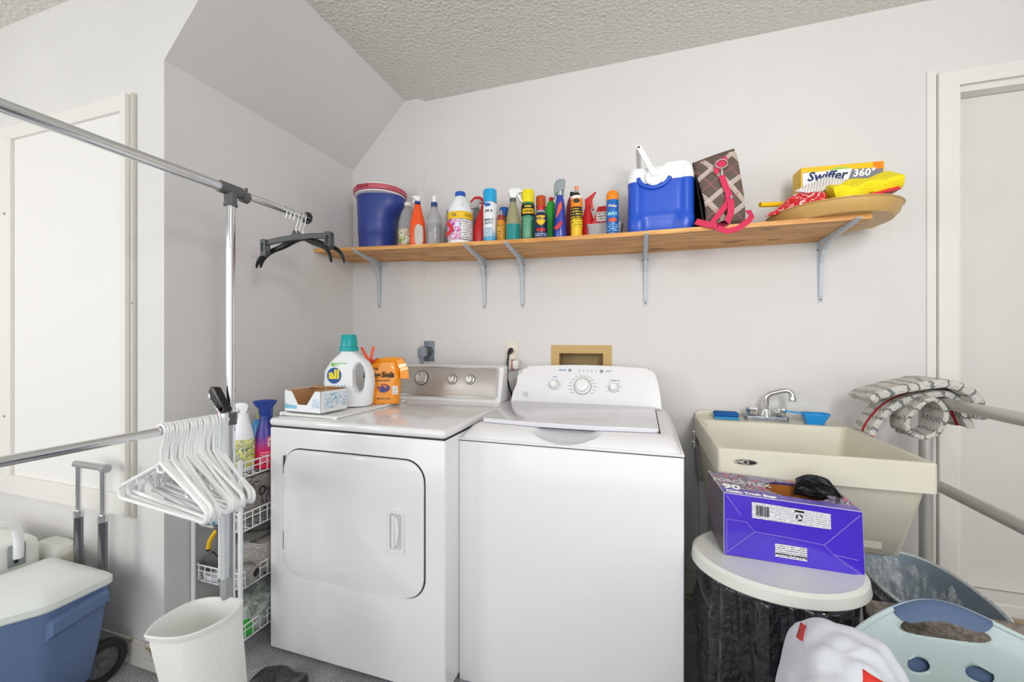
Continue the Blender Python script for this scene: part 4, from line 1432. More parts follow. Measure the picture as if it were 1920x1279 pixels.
# ------------------------------------------------------------------ laundry sink
SX0, SX1, SY0, SY1, SZ = .236, .812, 1.495, 2.150, .900
t = thing('laundry_sink', 'deep cream utility sink with tapered basin on the back wall', 'sink', ((SX0+SX1)/2, (SY0+SY1)/2, 0))
def ring4(x0, x1, y0, y1, z, r=.012, k=3):
    return [(x, y, z) for x, y in rrect(x0, x1, y0, y1, r, k)]
rs = [ring4(SX0+.05, SX1-.045, SY0+.12, SY1-.12, .565, .03), ring4(SX0+.03, SX1-.03, SY0+.105, SY1-.10, .575, .03), ring4(SX0+.012, SX1-.018, SY0+.022, SY1-.03, .808, .014), ring4(SX0, SX1, SY0, SY1, .812, .012), ring4(SX0, SX1, SY0, SY1, SZ-.004, .012), ring4(SX0+.004, SX1-.004, SY0+.004, SY1-.004, SZ, .010),
      ring4(SX0+.018, SX1-.018, SY0+.018, SY1-.135, SZ, .02), ring4(SX0+.024, SX1-.024, SY0+.024, SY1-.140, SZ-.012, .02), ring4(SX0+.060, SX1-.060, SY0+.095, SY1-.165, .595, .04), ring4(SX0+.08, SX1-.08, SY0+.115, SY1-.185, .585, .04)]
W('basin', PVC, M().rings(rs))
m = M()
m.prism([(SX0+.01, SZ-.002), (SX0+.002, SZ+.006), (SX0+.02, SZ+.022), (SX0+.09, SZ+.026), (SX0+.15, SZ+.010), (SX0+.19, SZ-.002)], 'y', SY1-.008, SY1+.008, .002)
m.prism([(SX1-.17, SZ-.002), (SX1-.14, SZ+.012), (SX1-.07, SZ+.016), (SX1-.01, SZ+.004), (SX1-.004, SZ-.002)], 'y', SY1-.008, SY1+.008, .002)
W('back_flange', PVC, m)
W('flange_screw', BLACK, M().lathe([(.004, 0), (.003, .003)], seg=10, mx=T((SX0+.085, SY1-.009, SZ+.016)) @ R(90, 'X')))
W('flange_screw', BLACK, M().lathe([(.005, 0), (.004, .003)], seg=10, mx=T((SX1-.075, SY1-.009, SZ+.007)) @ R(90, 'X')))
LEG = mat('white_steel_leg', '#dfe2e6', .4)
for lx, ly in ((SX0+.035, SY1-.05), (SX1-.045, SY1-.05), (SX0+.06, SY0+.17), (SX1-.13, SY0+.17)):
    W('leg', LEG, M().prism([(lx-.018, ly-.018), (lx+.018, ly-.018), (lx+.018, ly-.014), (lx-.014, ly-.014), (lx-.014, ly+.018), (lx-.018, ly+.018)], 'z', 0, .60), smooth=False)
W('drain', STEEL, M().lathe([(.04, 0), (.036, .003), (.02, .001)], c=((SX0+SX1)/2, (SY0+SY1)/2, .586), seg=24))
m = M().prism(circ(.3175, .861, .034, 36, .0095), 'y', SY0-.0012, SY0+.001)
em = W('emblem', BLACK, m, smooth=False)
m = M()
ringplate(m, circ(.3175, .861, .032, 36, .0085), circ(.3175, .861, .0312, 36, .0078), 'y', SY0-.0020, SY0-.001)
ringplate(m, circ(.3175, .861, .0095, 24), circ(.3175, .861, .0083, 24), 'y', SY0-.0020, SY0-.001)
ringplate(m, circ(.3175, .861, .006, 24), circ(.3175, .861, .005, 24), 'y', SY0-.0020, SY0-.001)
W('emblem_rings', CREAM, m, smooth=False)
text('MUSTEE', .0095, CREAM, 'lettering', t, T((.2955-t.location.x, SY0-.0014-t.location.y, .861)), bold=.0002, sx=.8)
# faucet
t = thing('sink_faucet', 'chrome two-handle faucet with gooseneck spout on the sink back ledge', 'faucet', (.524, 2.085, SZ), 0)
M().prism(rrect(-.085, .085, -.022, .022, .012), 'z', 0, .020, .004).build('base', mat('dull_chrome', '#9fa4ab', .35, .85, vary=.25, vscale=60), t)
M().lathe([(.024, .018), (.020, .030), (.014, .040), (.013, .050)], seg=24).build('spout_collar', CHROME, t)
M().tube([(0, 0, .04), (0, 0, .085), (.002, -.001, .104), (.010, -.003, .116), (.025, -.006, .124), (.055, -.012, .134), (.074, -.016, .138), (.086, -.018, .134), (.094, -.020, .122), (.095, -.020, .100)], .0115, 16).build('spout', CHROME, t)
M().lathe([(.014, .092), (.015, .104), (.013, .112)], c=(.095, -.020, 0), seg=20).build('aerator', CHROME, t)
for sx_ in (-.056, .056):
    m = M()
    m.rings([[(sx_+(r+.003*math.cos(6*a))*math.cos(a), (r+.003*math.cos(6*a))*math.sin(a), z) for a in [2*PI*k/48 for k in range(48)]] for z, r in ((.022, .012), (.030, .017), (.050, .021), (.056, .020), (.058, .012))])
    m.build('tap_handle', CHROME, t)
b = thing('cleaning_sponge', 'blue scrubbing sponge on the sink ledge, left of the faucet', 'sponge', (.362, 2.075, SZ), 0)
M().box(-.050, .050, -.028, .028, .0, .012, .004, 3).build('light_layer', mat('sponge_light', '#3f9fd8', .9, bump=.8, bscale=120), b)
M().box(-.050, .048, -.028, .028, .0125, .032, .006, 3).build('scrub_layer', mat('sponge_dark', '#1766b8', .9, bump=1, bscale=160), b)
b = thing('plastic_scoop', 'bright blue plastic scoop lying on the sink ledge beside the faucet', 'scoop', (.70, 2.06, SZ), 0)
SC_ = mat('scoop_blue', '#1c93dc', .35)
m = M()
rs = []
for z, k in ((.001, .62), (.004, .68), (.040, .98), (.046, 1.0)):
    rs.append([(x*k+(.0 if k > .9 else -.004), y*k, z) for x, y in [(-.045, -.028), (.040, -.034), (.052, -.016), (.052, .016), (.040, .034), (-.045, .028)]])
m.rings(rs, cap=False)
m.bm.faces.new([m.bm.verts[i] for i in range(0)]) if False else None
m.build('cup', SC_, b, solid=.002)
M().box(-.032, .030, -.02, .02, .0, .003).build('cup_base', SC_, b)
M().rings([[(-.044, -.010, .040), (-.044, .010, .040), (-.044, .010, .046), (-.044, -.010, .046)], [(-.075, -.007, .043), (-.075, .007, .043), (-.075, .007, .049), (-.075, -.007, .049)], [(-.112, -.006, .046), (-.112, .006, .046), (-.112, .006, .051), (-.112, -.006, .051)]]).build('handle', SC_, b)
# valves beside the sink
t = thing('water_valve', 'small chrome shut-off valve on the wall between washer and sink', 'valve', (.235, D, .80))
W('pipe', STEEL, M().tube([(.235, D-.002, .79), (.235, D-.05, .79)], .008))
W('valve_body', CHROME, M().lathe([(.008, 0), (.014, .006), (.014, .03), (.009, .036), (.009, .06), (.013, .062), (.013, .08), (.006, .085)], c=(.235, D-.05, .745), seg=16))
W('supply_hose', LGREY, M().tube([(.235, D-.05, .75), (.237, D-.052, .70), (.245, D-.05, .62), (.27, D-.05, .52)], .006))

# ------------------------------------------------------------------ handrail and knitted mat
t = thing('handrail', 'grey metal handrail with two horizontal bars beside the door steps', 'handrail', (1.035, 1.2, 0))
W('top_rail', SATIN, M().tube([(1.035, 2.03, 1.03), (1.035, -.2, 1.03)], .020, 20))
W('lower_rail', SATIN, M().tube([(1.035, 1.98, .722), (1.035, -.2, .722)], .020, 20))
W('post', SATIN, M().tube([(1.045, 2.00, 0), (1.045, 2.00, 1.012)], .021, 20))  # added post; its grey also stands in for the shaded trim strip
W('post', SATIN, M().tube([(1.035, -.15, 0), (1.035, -.15, 1.012)], .021, 20))
t = thing('knitted_mat', 'white knitted bath mat with grey zigzags and red stripe draped over the handrail', 'mat', (1.0, 1.93, .90))
def sweep(path, y0, y1, th, nv=16, jag=.006, off=(0, 0)):
    P_ = [Vector((p[0], 0, p[1])) for p in path]
    # resample
    ln = [0]
    for a, c in zip(P_, P_[1:]):
        ln.append(ln[-1]+(c-a).length)
    def at(s_):
        for i in range(len(P_)-1):
            if s_ <= ln[i+1]+1e-9:
                k = (s_-ln[i])/(ln[i+1]-ln[i])
                p0 = P_[max(i-1, 0)]
                p1, p2 = P_[i], P_[i+1]
                p3 = P_[min(i+2, len(P_)-1)]
                return .5*((2*p1)+(p2-p0)*k+(2*p0-5*p1+4*p2-p3)*k*k+(3*p1-p0-3*p2+p3)*k**3)
        return P_[-1]
    def f(u, v):
        p = at(ln[-1]*u)
        y = y0+(y1-y0)*v+jag*math.sin(u*17)
        nn = noise.noise(Vector((p.x*18, y*18, p.z*18)))*.008
        return (1.035+p.x+nn-t.location.x, y-t.location.y, 1.03+p.z+nn-t.location.z)
    return f, ln[-1]
f_, l_ = sweep([(-.215, -.130), (-.190, -.08), (-.155, -.025), (-.09, .012), (.0, .032), (.045, .005), (.062, -.05), (.068, -.085)], 1.87, 2.00, .02)
M().grid(f_, 44, 20, uvs=lambda u, v: (u*l_, v*.18)).build('lower_fold', RUG, t, solid=.024, offset=0, sub=1)
f_, l_ = sweep([(-.235, .002), (-.205, .026), (-.14, .050), (-.07, .068), (0, .072), (.045, .050), (.072, .0), (.078, -.045)], 1.83, 1.99, .02)
l2 = l_
M().grid(f_, 44, 20, uvs=lambda u, v: (u*l2+.12, v*.22)).build('upper_fold', RUGP, t, solid=.030, offset=0, sub=1)
f_, l_ = sweep([(-.125, -.105), (-.130, -.06), (-.105, -.012), (-.06, .022), (-.03, -.01), (-.035, -.07), (-.05, -.105), (-.09, -.118), (-.122, -.108)], 1.82, 1.93, .02)
l3 = l_
M().grid(f_, 30, 12, uvs=lambda u, v: (u*l3+.1, v*.2)).build('inner_loop', RUGP, t, solid=.016, offset=0, sub=1)
W('red_loop', RED, M().tube([(.822, 1.88, .905), (.822, 1.875, .885), (.830, 1.872, .868), (.828, 1.872, .88)], .004))

# ------------------------------------------------------------------ trash can with black liner and white lid
lx, ly, lz = .372, 1.398, .587
t = thing('trash_can', 'round trash can in a black liner with a white lid, below the sink', 'trash can', (lx, ly, 0))
lid = M().lathe([(.222, 0), (.226, .004), (.222, .030), (.210, .038), (.185, .034), (.05, .034), (.002, .034)], c=(0, 0, lz-.012), seg=72, sx=1.0, sy=.85).build('lid', mat('lid_plastic', '#e2e2dc', .38), t)
M().lathe([(.13, 0), (.165, .50), (.170, lz-.02)], seg=40, sy=.80).build('bin', LGREY, t)
m = M()
rs = []
n = 140
for i in range(26):
    v = i/25
    z = (lz-.014)*(1-v)+.012*v
    ring = []
    for k in range(n):
        a = 2*PI*k/n
        p = Vector((math.cos(a)*2.2, math.sin(a)*2.2, z*1.2))
        r = .208-.030*v+.012*math.sin(a*9+2*noise.noise(p*1.2))*(.4+v)+.030*noise.noise(p*2.5)+.014*noise.noise(p*7)
        ring.append((r*math.cos(a), .84*r*math.sin(a), z))
    rs.append(ring)
m.rings(rs, cap=False)
m.build('liner', LINER, t, solid=.001)

# trash bag carton on the lid
t = thing('trash_bag_carton', 'purple carton of trash bags lying on the white trash can lid', 'box', (.40, 1.43, lz+.024))
A0 = Vector((.234, 1.372, .612)); A1 = Vector((.580, 1.364, .606))
B0 = Vector((.232, 1.362, .800)); B1 = Vector((.572, 1.360, .786))
C0 = Vector((.212, 1.492, .640)); C1 = Vector((.556, 1.492, .636))
D0 = Vector((.206, 1.480, .826)); D1 = Vector((.550, 1.480, .812))
def quadm(a, b_, c, d, n=1):
    m_ = M()
    V = [m_.bm.verts.new(p) for p in (a, b_, c, d)]
    m_.bm.faces.new(V)
    return m_
def lerpq(a, b_, c, d, u, v):
    return a*(1-u)*(1-v)+b_*u*(1-v)+c*u*v+d*(1-u)*v
def qpatch(a, b_, c, d, poly, off, nrm):
    m_ = M()
    V = [m_.bm.verts.new(lerpq(a, b_, c, d, u, v)+nrm*off) for u, v in poly]
    m_.bm.faces.new(V)
    return m_
CART = dict(solid=.0018, offset=0, smooth=False)
W('front_panel', PURP, quadm(A0, A1, B1, B0), **CART)
W('end_panel', art_mat('carton_end_art', ['#4a4550', '#5f5a6e', '#3a3a40', '#6e4a5a', '#47604f'], 30), quadm(C0, A0, B0, D0), **CART)
W('end_panel', PURP2, quadm(A1, C1, D1, B1), **CART)
W('back_panel', PURP2, quadm(C1, C0, D0, D1), **CART)
W('base_panel', PURP2, quadm(C0, C1, A1, A0), **CART)
# top with torn oval opening
def topf(u, v):
    return lerpq(B0, B1, D1, D0, u, v)
def keept(u, v):
    return ((u-.63)/.235)**2+((v-.52)/.36)**2 > 1
m = M().grid(topf, 70, 34, keep=keept)
W('top_panel', art_mat('carton_top_art', ['#8f8aa6', '#6a6672', '#a8a4b4', '#55505c', '#c06a86', '#7d7a90'], 20), m, **CART)
FN = (A1-A0).cross(B0-A0).normalized()
TN = (B1-B0).cross(D0-B0).normalized()
W('lavender_band', PURP2, qpatch(B0, B1, D1, D0, [(.0, .0), (1, 0), (1, .16), (0, .26)], .0015, TN), smooth=False)
W('inner_board', mat('inside_kraft', '#a8651f', .8), M().box(.225, .545, 1.472, 1.474, .645, .805).box(.24, .56, 1.38, 1.47, .66, .665), smooth=False)
W('white_label', print_mat('recycle_panel', '#e6e3e8', '#9a97a0', .006), qpatch(A0, A1, B1, B0, [(.215, .66), (.785, .66), (.785, .90), (.215, .92)], .0018, FN), smooth=False)
W('caution_label', print_mat('caution_panel', '#e6e3e8', '#55525c', .006), qpatch(A0, A1, B1, B0, [(.385, .10), (.615, .10), (.615, .31), (.385, .31)], .0018, FN), smooth=False)
m = M()
x = .245
random.seed(3)
while x < .34:
    w_ = random.choice((.002, .003, .005))
    V = [m.bm.verts.new(lerpq(A0, A1, B1, B0, u, v)+FN*.0026) for u, v in ((x, .71), (x+w_, .71), (x+w_, .87), (x, .875))]
    m.bm.faces.new(V)
    x += w_+random.choice((.002, .003, .004))
W('barcode', INK, m, smooth=False)
m = M()
for k in range(3):
    for a_, b_ in ((0, 70), ):
        pts = []
        n = 6
        for i in range(n+1):
            an = math.radians(120*k+90*i/n)
            pts.append((math.cos(an), math.sin(an), .0))
        u0, v0 = .565, .775
        out = [(u0+.026*p[0], v0+.055*p[1]) for p in pts]
        inn = [(u0+.015*p[0], v0+.032*p[1]) for p in pts][::-1]
        V = [m.bm.verts.new(lerpq(A0, A1, B1, B0, u, v)+FN*.0026) for u, v in out+inn]
        m.bm.faces.new(V)
V = [m.bm.verts.new(lerpq(A0, A1, B1, B0, u, v)+FN*.0026) for u, v in ((.532, .858), (.600, .855), (.600, .885), (.532, .888))]
m.bm.faces.new(V)
W('recycling_mark', INK, m, smooth=False)
# worn fold lines
FOLD = mat('worn_fold', '#a79be0', .5)
m = M()
def foldline(pts, w_=.0007):
    m.tube([lerpq(A0, A1, B1, B0, u, v)+FN*.0014 for u, v in pts], w_, 6)
foldline([(.01, .02), (.235, .44), (.48, .43), (.735, .40), (.985, .94)])
foldline([(.02, .96), (.13, .68)])
foldline([(.02, .04), (.02, .58), (.17, .58), (.235, .44)])
foldline([(.735, .40), (.80, .27), (.96, .25)])
foldline([(.80, .27), (.985, .02)])
W('fold_lines', FOLD, m)
W('worn_edges', mat('worn_edge', '#cfc9d6', .6), M().tube([B0, B1], .0014, 6).tube([A0, B0], .0012, 6).tube([B0, D0], .0012, 6).tube([A1, B1], .0009, 6))
def onface(a, b_, d, o, u, v, nrm, off):
    """matrix whose X runs along a->b and Z along a->d"""
    X = (b_-a).normalized()
    Y = -nrm
    Zv = X.cross(Y).normalized()*1
    p = a+(b_-a)*u+(d-a)*v+nrm*off
    mm = Matrix((X, Y, Zv)).transposed().to_4x4()
    mm.translation = p-o
    return mm
text('90', .036, WINK, 'lettering', t, onface(B0, B1, D0, t.location, .10, .30, TN, .0022), bold=.0012, sx=1.35)
text('Clean Trash Bags', .0150, WINK, 'lettering', t, onface(B0, B1, D0, t.location, .22, .085, TN, .0022), bold=.0008, sx=1.25)
text('FORCE FLEX', .026, mat('silver_ink', '#c9c9cc', .4), 'lettering', t, onface(B0, B1, D0, t.location, .22, .58, TN, .0022), bold=.0008, sx=1.1)
text('Question or Comment?', .0082, INK, 'lettering', t, onface(A0, A1, B0, t.location, .50, .15, FN, .0028) @ R(180, 'Y'), bold=.0002)
# black flap and bag edge sticking out of the opening
m = M()
def flapf(u, v):
    x = .440+.135*u
    y = 1.455-.03*u+.006*math.sin(u*9)
    zt = .828+.030*math.sin(PI*min(1, u*1.0+.15))-.060*max(0, u-.55)*2
    z = .785+(zt-.785)*v
    return (x, y-.02*v+noise.noise(Vector((u*6, v*6, 0)))*.008, z)
m.grid(flapf, 24, 12)
W('black_flap', mat('black_flap', '#1b1a1c', .45, bump=.8, bscale=60), m, solid=.002)

# ------------------------------------------------------------------ tall bin with a clear bag, behind the aqua basket
t = thing('lined_bin', 'tall pale bin lined with a clear bag, right of the trash can', 'bin', (.872, 1.68, 0))
def oval(cx, cy, rx, ry, z, n=64, p=2.6, lean=0):
    pts = []
    for k in range(n):
        a = 2*PI*k/n
        c_, s_ = math.cos(a), math.sin(a)
        pts.append((cx+rx*math.copysign(abs(c_)**(2/p), c_), cy+ry*math.copysign(abs(s_)**(2/p), s_), z+lean*s_))
    return pts
m = M()
m.rings([oval(0, 0, .090, .16, .005), oval(0, 0, .095, .165, .02), oval(0, 0, .135, .235, .44), oval(0, 0, .140, .240, .452), oval(0, 0, .140, .240, .458), oval(0, 0, .132, .232, .458), oval(0, 0, .128, .228, .44), oval(0, 0, .088, .158, .02)])
m.build('bin', HAMPIN, t)
M().tube(oval(0, 0, .1385, .2385, .458), .006, 8, close=True).build('rim', mat('pale_rim', '#dfe4e4', .35), t)
m = M()
rs = []
for i in range(12):
    v = i/11
    base = oval(0, 0, .136-.058*v, .236-.095*v, .466-.32*v, 120)
    rs.append([(x+(.005*math.sin(k*.7+v*3)+.003*math.sin(k*1.9))*v**.6, y+(.006*math.sin(k*.8+1)+.003*math.sin(k*2.1+v*2))*v**.6, z+.008*math.sin(k*.45)*v) for k, (x, y, z) in enumerate(base)])
ext = oval(0, 0, .146, .246, .425, 120)
rs = [ext]+rs
m.rings(rs, cap=False)
m.build('clear_bag', FILM, t)

# ------------------------------------------------------------------ laundry basket
t = thing('laundry_basket', 'pale aqua round laundry basket with oval holes and slate blue grip', 'basket', (.70, .965, 0))
H = .560
r0b, r1b = .185, .292
def bprof(v):
    return r0b+(r1b-r0b)*v**1.25+.012*max(0, v-.93)*8
def rimz(a):
    # raised at the back handle (a = 90deg + tilt)
    d_ = math.atan2(math.sin(a-HA), math.cos(a-HA))
    d2 = math.atan2(math.sin(a-HA-PI), math.cos(a-HA-PI))
    return H+.055*math.exp(-(d_/.45)**2)+.055*math.exp(-(d2/.45)**2)
HA = math.radians(94)
holes = []
for row, zz in enumerate((.13, .217, .305, .393, .482)):
    nh = 14
    for k in range(nh):
        a = HA+(k+.5*((row+1) % 2))*2*PI/nh
        dd = abs(math.atan2(math.sin(a-HA), math.cos(a-HA)))
        holes.append((a, zz, .026, .016))
NB, NH = 288, 96
def bpt(i, j):
    a = 2*PI*i/NB
    v = j/NH
    zt = rimz(a)
    z = zt*v
    return a, z, bprof(v)
def handle_q(a, z):
    d_ = math.atan2(math.sin(a-HA), math.cos(a-HA))*.27
    zc_ = .566-.9*d_*d_
    return (d_/.088)**2+((z-zc_)/.024)**2
m = M()
V = {}
for i in range(NB):
    for j in range(NH+1):
        a, z, r = bpt(i, j)
        # snap points near a hole edge on to its outline
        for ha, hz_, hx_, hv in holes:
            du = math.atan2(math.sin(a-ha), math.cos(a-ha))*r
            dz = z-hz_
            q = math.sqrt((du/hx_)**2+(dz/hv)**2)
            if .72 < q < 1.22:
                a = ha+(du/q)/r
                z = hz_+dz/q
                break
        hq = math.sqrt(handle_q(a, z))
        if .80 < hq < 1.16:
            d_ = math.atan2(math.sin(a-HA), math.cos(a-HA))
            zc_ = .566-.9*(d_*.27)**2
            a = HA+d_/hq
            z = zc_+(z-zc_)/hq
        V[i, j] = (m.bm.verts.new((r*math.cos(a), r*math.sin(a), z+.003)), a, z, r)
for i in range(NB):
    for j in range(NH):
        cs = [V[i, j], V[(i+1) % NB, j], V[(i+1) % NB, j+1], V[i, j+1]]
        am = cs[0][1]
        cx_m = sum(c[0].co.x for c in cs)/4
        cy_m = sum(c[0].co.y for c in cs)/4
        aa = math.atan2(cy_m, cx_m)
        zz = sum(c[2] for c in cs)/4
        rr = cs[0][3]
        skip = False
        for ha, hz_, hx_, hv in holes:
            du = math.atan2(math.sin(aa-ha), math.cos(aa-ha))*rr
            if (du/hx_)**2+((zz-hz_)/hv)**2 < .90:
                skip = True
                break
        if handle_q(aa, zz) < .93:
            skip = True
        if not skip:
            m.bm.faces.new([c[0] for c in cs])
m.build('body', AQUA, t, solid=.003, offset=1)
m = M()
m.rings([[((r0b+(r1b-r0b)*(z_/.58)**1.25+.009)*math.cos(2*PI*k/96), (r0b+(r1b-r0b)*(z_/.58)**1.25+.009)*math.sin(2*PI*k/96), z_) for k in range(96)] for z_ in (.004, .10, .20, .30, .40, .50, .53)], cap=False)
m.build('slate_sleeve', SLATE, t, solid=.002)
M().lathe([(r0b, .0), (r0b, .004)], seg=60).build('bottom', AQUA, t)
M().tube([((bprof(1)+.002)*math.cos(a), (bprof(1)+.002)*math.sin(a), rimz(a)+.003) for a in [2*PI*k/120 for k in range(120)]], .006, 8, close=True).build('rim', AQUA, t)
def gripf(sgn):
    def f(u, v):
        d_ = (u-.5)*.66
        a = HA+d_
        zt = rimz(a)
        z = zt-.004-.030*v*(1-(2*u-1)**6)
        r = bprof(min(1, z/zt))+sgn*.007
        return (r*math.cos(a), r*math.sin(a), z+.003)
    return f
m = M()
ring_n = 26
rs = []
for i in range(ring_n+1):
    u = i/ring_n
    p0, p1 = Vector(gripf(1)(u, 0)), Vector(gripf(1)(u, 1))
    q0, q1 = Vector(gripf(-1)(u, 0)), Vector(gripf(-1)(u, 1))
    up = Vector((0, 0, .012))
    rs.append([p1, p0, p0+up*.8, q0+up*.8, q0, q1])
m.rings(rs)
m.build('grip', SLATE, t)
tag(M().lathe([(r0b*.98, .0), (r0b*1.0, .12), (r0b+.035, .36), (r0b+.045, .38)], c=(.70, .965, .006), seg=48, cap1=False).build('slate_basket_liner', mat('slate_fabric', '#566a8c', .6)), 'slate blue tub nested inside the aqua basket', 'tub') if False else None
# clothes seen through the holes
m = M()
def heap(u, v):
    a = 2*PI*u
    r = .215*v
    return (.70+r*math.cos(a), .965+r*math.sin(a), .20+.05*noise.noise(Vector((r*9*math.cos(a), r*9*math.sin(a), 0)))+.05*(1-v))
tag(m.grid(heap, 48, 16).build('laundry_heap', mat('dusty_cloth', '#b7969c', .9, bump=.4, bscale=40, col2='#4c5c7c', vscale=7), solid=.01), 'dusty pink and slate clothes lying in the aqua basket', 'clothes')
# taupe shag rug rolled up behind
m = M()
t = tag(M().prism([(1.29, .0), (1.32, .0), (1.432, .49), (1.415, .52), (1.395, .49)], 'x', .60, 1.0, .008, 3).build('shag_rug', TAUPE, sub=0), 'taupe shaggy rug folded upright between basket and lined bin', 'rug')

# ------------------------------------------------------------------ white shirt over the basket side
t = thing('white_shirt', 'crumpled white shirt with red print hanging on the basket edge', 'shirt', (.43, .98, .45))
SHC = [[(.245, 1.10, .30), (.262, 1.04, .28), (.245, 1.01, .26), (.225, .95, .25), (.21, .87, .24)],
       [(.352, 1.172, .50), (.329, 1.130, .545), (.305, 1.095, .505), (.280, 1.03, .475), (.262, .92, .45)],
       [(.383, 1.150, .605), (.342, 1.048, .612), (.317, .986, .592), (.291, .928, .565), (.280, .84, .53)],
       [(.425, 1.130, .618), (.381, 1.006, .640), (.363, .954, .622), (.337, .885, .600), (.330, .80, .57)],
       [(.472, 1.118, .615), (.440, 1.016, .635), (.430, .964, .622), (.409, .900, .600), (.40, .80, .57)],
       [(.505, 1.108, .590), (.490, 1.040, .598), (.487, .988, .590), (.481, .936, .570), (.47, .84, .55)],
       [(.520, 1.08, .46), (.515, 1.02, .46), (.510, .97, .45), (.505, .92, .44), (.50, .85, .42)]]
def _cat(p0, p1, p2, p3, t_):
    return .5*((2*p1)+(p2-p0)*t_+(2*p0-5*p1+4*p2-p3)*t_*t_+(3*p1-p0-3*p2+p3)*t_**3)
def _line(ps, u):
    f = u*(len(ps)-1)
    i = min(int(f), len(ps)-2)
    g = lambda k: ps[max(0, min(len(ps)-1, k))]
    return _cat(g(i-1), g(i), g(i+1), g(i+2), f-i)
def shirtf(u, v):
    cols = [_line([Vector(q) for q in c_[::-1]], v*.93) for c_ in SHC]
    p = _line(cols, u)
    if v > .93:
        p.z -= (v-.93)*1.2
        p.y += (v-.93)*.15
    cr = math.hypot(p.x-.400, (p.y-.90)*.8)
    p.z += .0040*math.sin(cr*150+3*u)*math.exp(-(cr/.15)**2)
    p.z -= .045*math.exp(-(cr/.032)**2)
    p.z += .006*math.sin(u*26+v*7)*v*(1-v)*3*(1 if u > .5 else .35)
    p.z += .012*noise.noise(Vector((u*6, v*6, 2)))+.010*(.3-abs(noise.noise(Vector((u*5+v*3, v*2.5-u*3, 7)))))
    return (p.x-.43, p.y-.98, p.z-.45)
M().grid(shirtf, 70, 70).build('cloth', SHIRT, t, solid=.004, offset=0)
def on_shirt(u, v, up=.003):
    p = Vector(shirtf(u, v))
    return p+Vector((0, -.3*up, up))
m = M()
V0 = [[m.bm.verts.new(on_shirt(.262+.045*(a/3)+.012*b_/8, .70+.16*b_/8, .0045)) for b_ in range(9)] for a in range(4)]
for a in range(3):
    for b_ in range(8):
        m.bm.faces.new((V0[a][b_], V0[a+1][b_], V0[a+1][b_+1], V0[a][b_+1]))
m.build('red_tag', mat('red_tag', '#d8433c', .7, vary=.5, vscale=150), t, solid=.001)
m = M()
V0 = [[m.bm.verts.new(on_shirt(.60+.22*(a/6), .30+(.20-.15*a/6)*b_/4-.05*a/6, .004)) for b_ in range(5)] for a in range(7)]
for a in range(6):
    for b_ in range(4):
        m.bm.faces.new((V0[a][b_], V0[a+1][b_], V0[a+1][b_+1], V0[a][b_+1]))
m.build('red_print', mat('red_print', '#e2352a', .7), t, solid=.001)
M().tube([on_shirt(.325+.008*math.sin(k*.8), .02+.93*k/30, .002) for k in range(31)], .0011, 6).build('grey_seam', mat('seam', '#9aa3b2', .8), t)

# small bottle at the foot of the black liner
t = thing('small_bottle', 'small white bottle with red cap in front of the black liner', 'bottle', (.205, 1.045, 0))
M().lathe([(.036, 0), (.038, .006), (.038, .235), (.030, .262), (.016, .275)], seg=28).build('body', WHITEB, t)
M().lathe([(.017, .272), (.018, .300), (.014, .304)], seg=20).build('cap', RED, t)

# ------------------------------------------------------------------ garment rack
RX, RY, RZ1, RZ0 = -1.294, 1.004, 1.752, .999
t = thing('garment_rack', 'chrome rolling garment rack with a high and a low bar at the left', 'clothes rack', (RX, RY, 0))
W('upper_bar', CHROME, M().tube([(RX, -.10, RZ1), (RX, RY-.02, RZ1)], .0158, 20))
W('extension_bar', CHROME, M().tube([(RX, RY+.02, RZ1), (RX, 1.325, RZ1)], .0125, 20))
W('lower_bar', CHROME, M().tube([(RX, -.10, RZ0), (RX, RY-.01, RZ0)], .0125, 20))
W('post', CHROME, M().tube([(RX, RY, .06), (RX, RY, RZ1-.03)], .0135, 20))
W('post', CHROME, M().tube([(RX, -.10, .06), (RX, -.10, RZ1-.03)], .0135, 20))
CNN = mat('connector_grey', '#5b5c5e', .5)
W('connector', CNN, M().lathe([(.0195, -.035), (.0195, .038)], seg=24, mx=T((RX, RY, RZ1)) @ R(90, 'X')).lathe([(.0185, -.050), (.0185, -.01)], c=(RX, RY, RZ1), seg=24).lathe([(.0205, -.053), (.0205, -.048)], c=(RX, RY, RZ1), seg=24))
W('clamp_knob', CNN, M().lathe([(.018, -.012), (.020, -.010), (.020, .010), (.018, .012)], seg=8, mx=T((RX, RY+.050, RZ1-.008)) @ R(90, 'X')).box(RX-.004, RX+.004, RY+.052, RY+.060, RZ1, RZ1+.026, .002))
W('end_cap', BLACK, M().lathe([(.024, 0), (.024, .006), (.014, .012)], seg=28, mx=T((RX, 1.325, RZ1)) @ R(-90, 'X')))
W('connector', CNN, M().lathe([(.0175, -.02), (.0175, .02)], c=(RX, RY, RZ0), seg=20))
W('foot_bar', CHROME, M().tube([(RX-.20, RY, .055), (RX+.20, RY, .055)], .012, 14))
W('foot_bar', CHROME, M().tube([(RX-.22, -.10, .055), (RX+.22, -.10, .055)], .012, 14))
for dx, yy in ((-.19, RY), (.19, RY), (-.21, -.10), (.21, -.10)):
    W('caster', BLACK, M().lathe([(.012, -.010), (.022, -.009), (.022, .009), (.012, .010)], seg=20, mx=T((RX+dx, yy, .0225)) @ R(90, 'Y')))

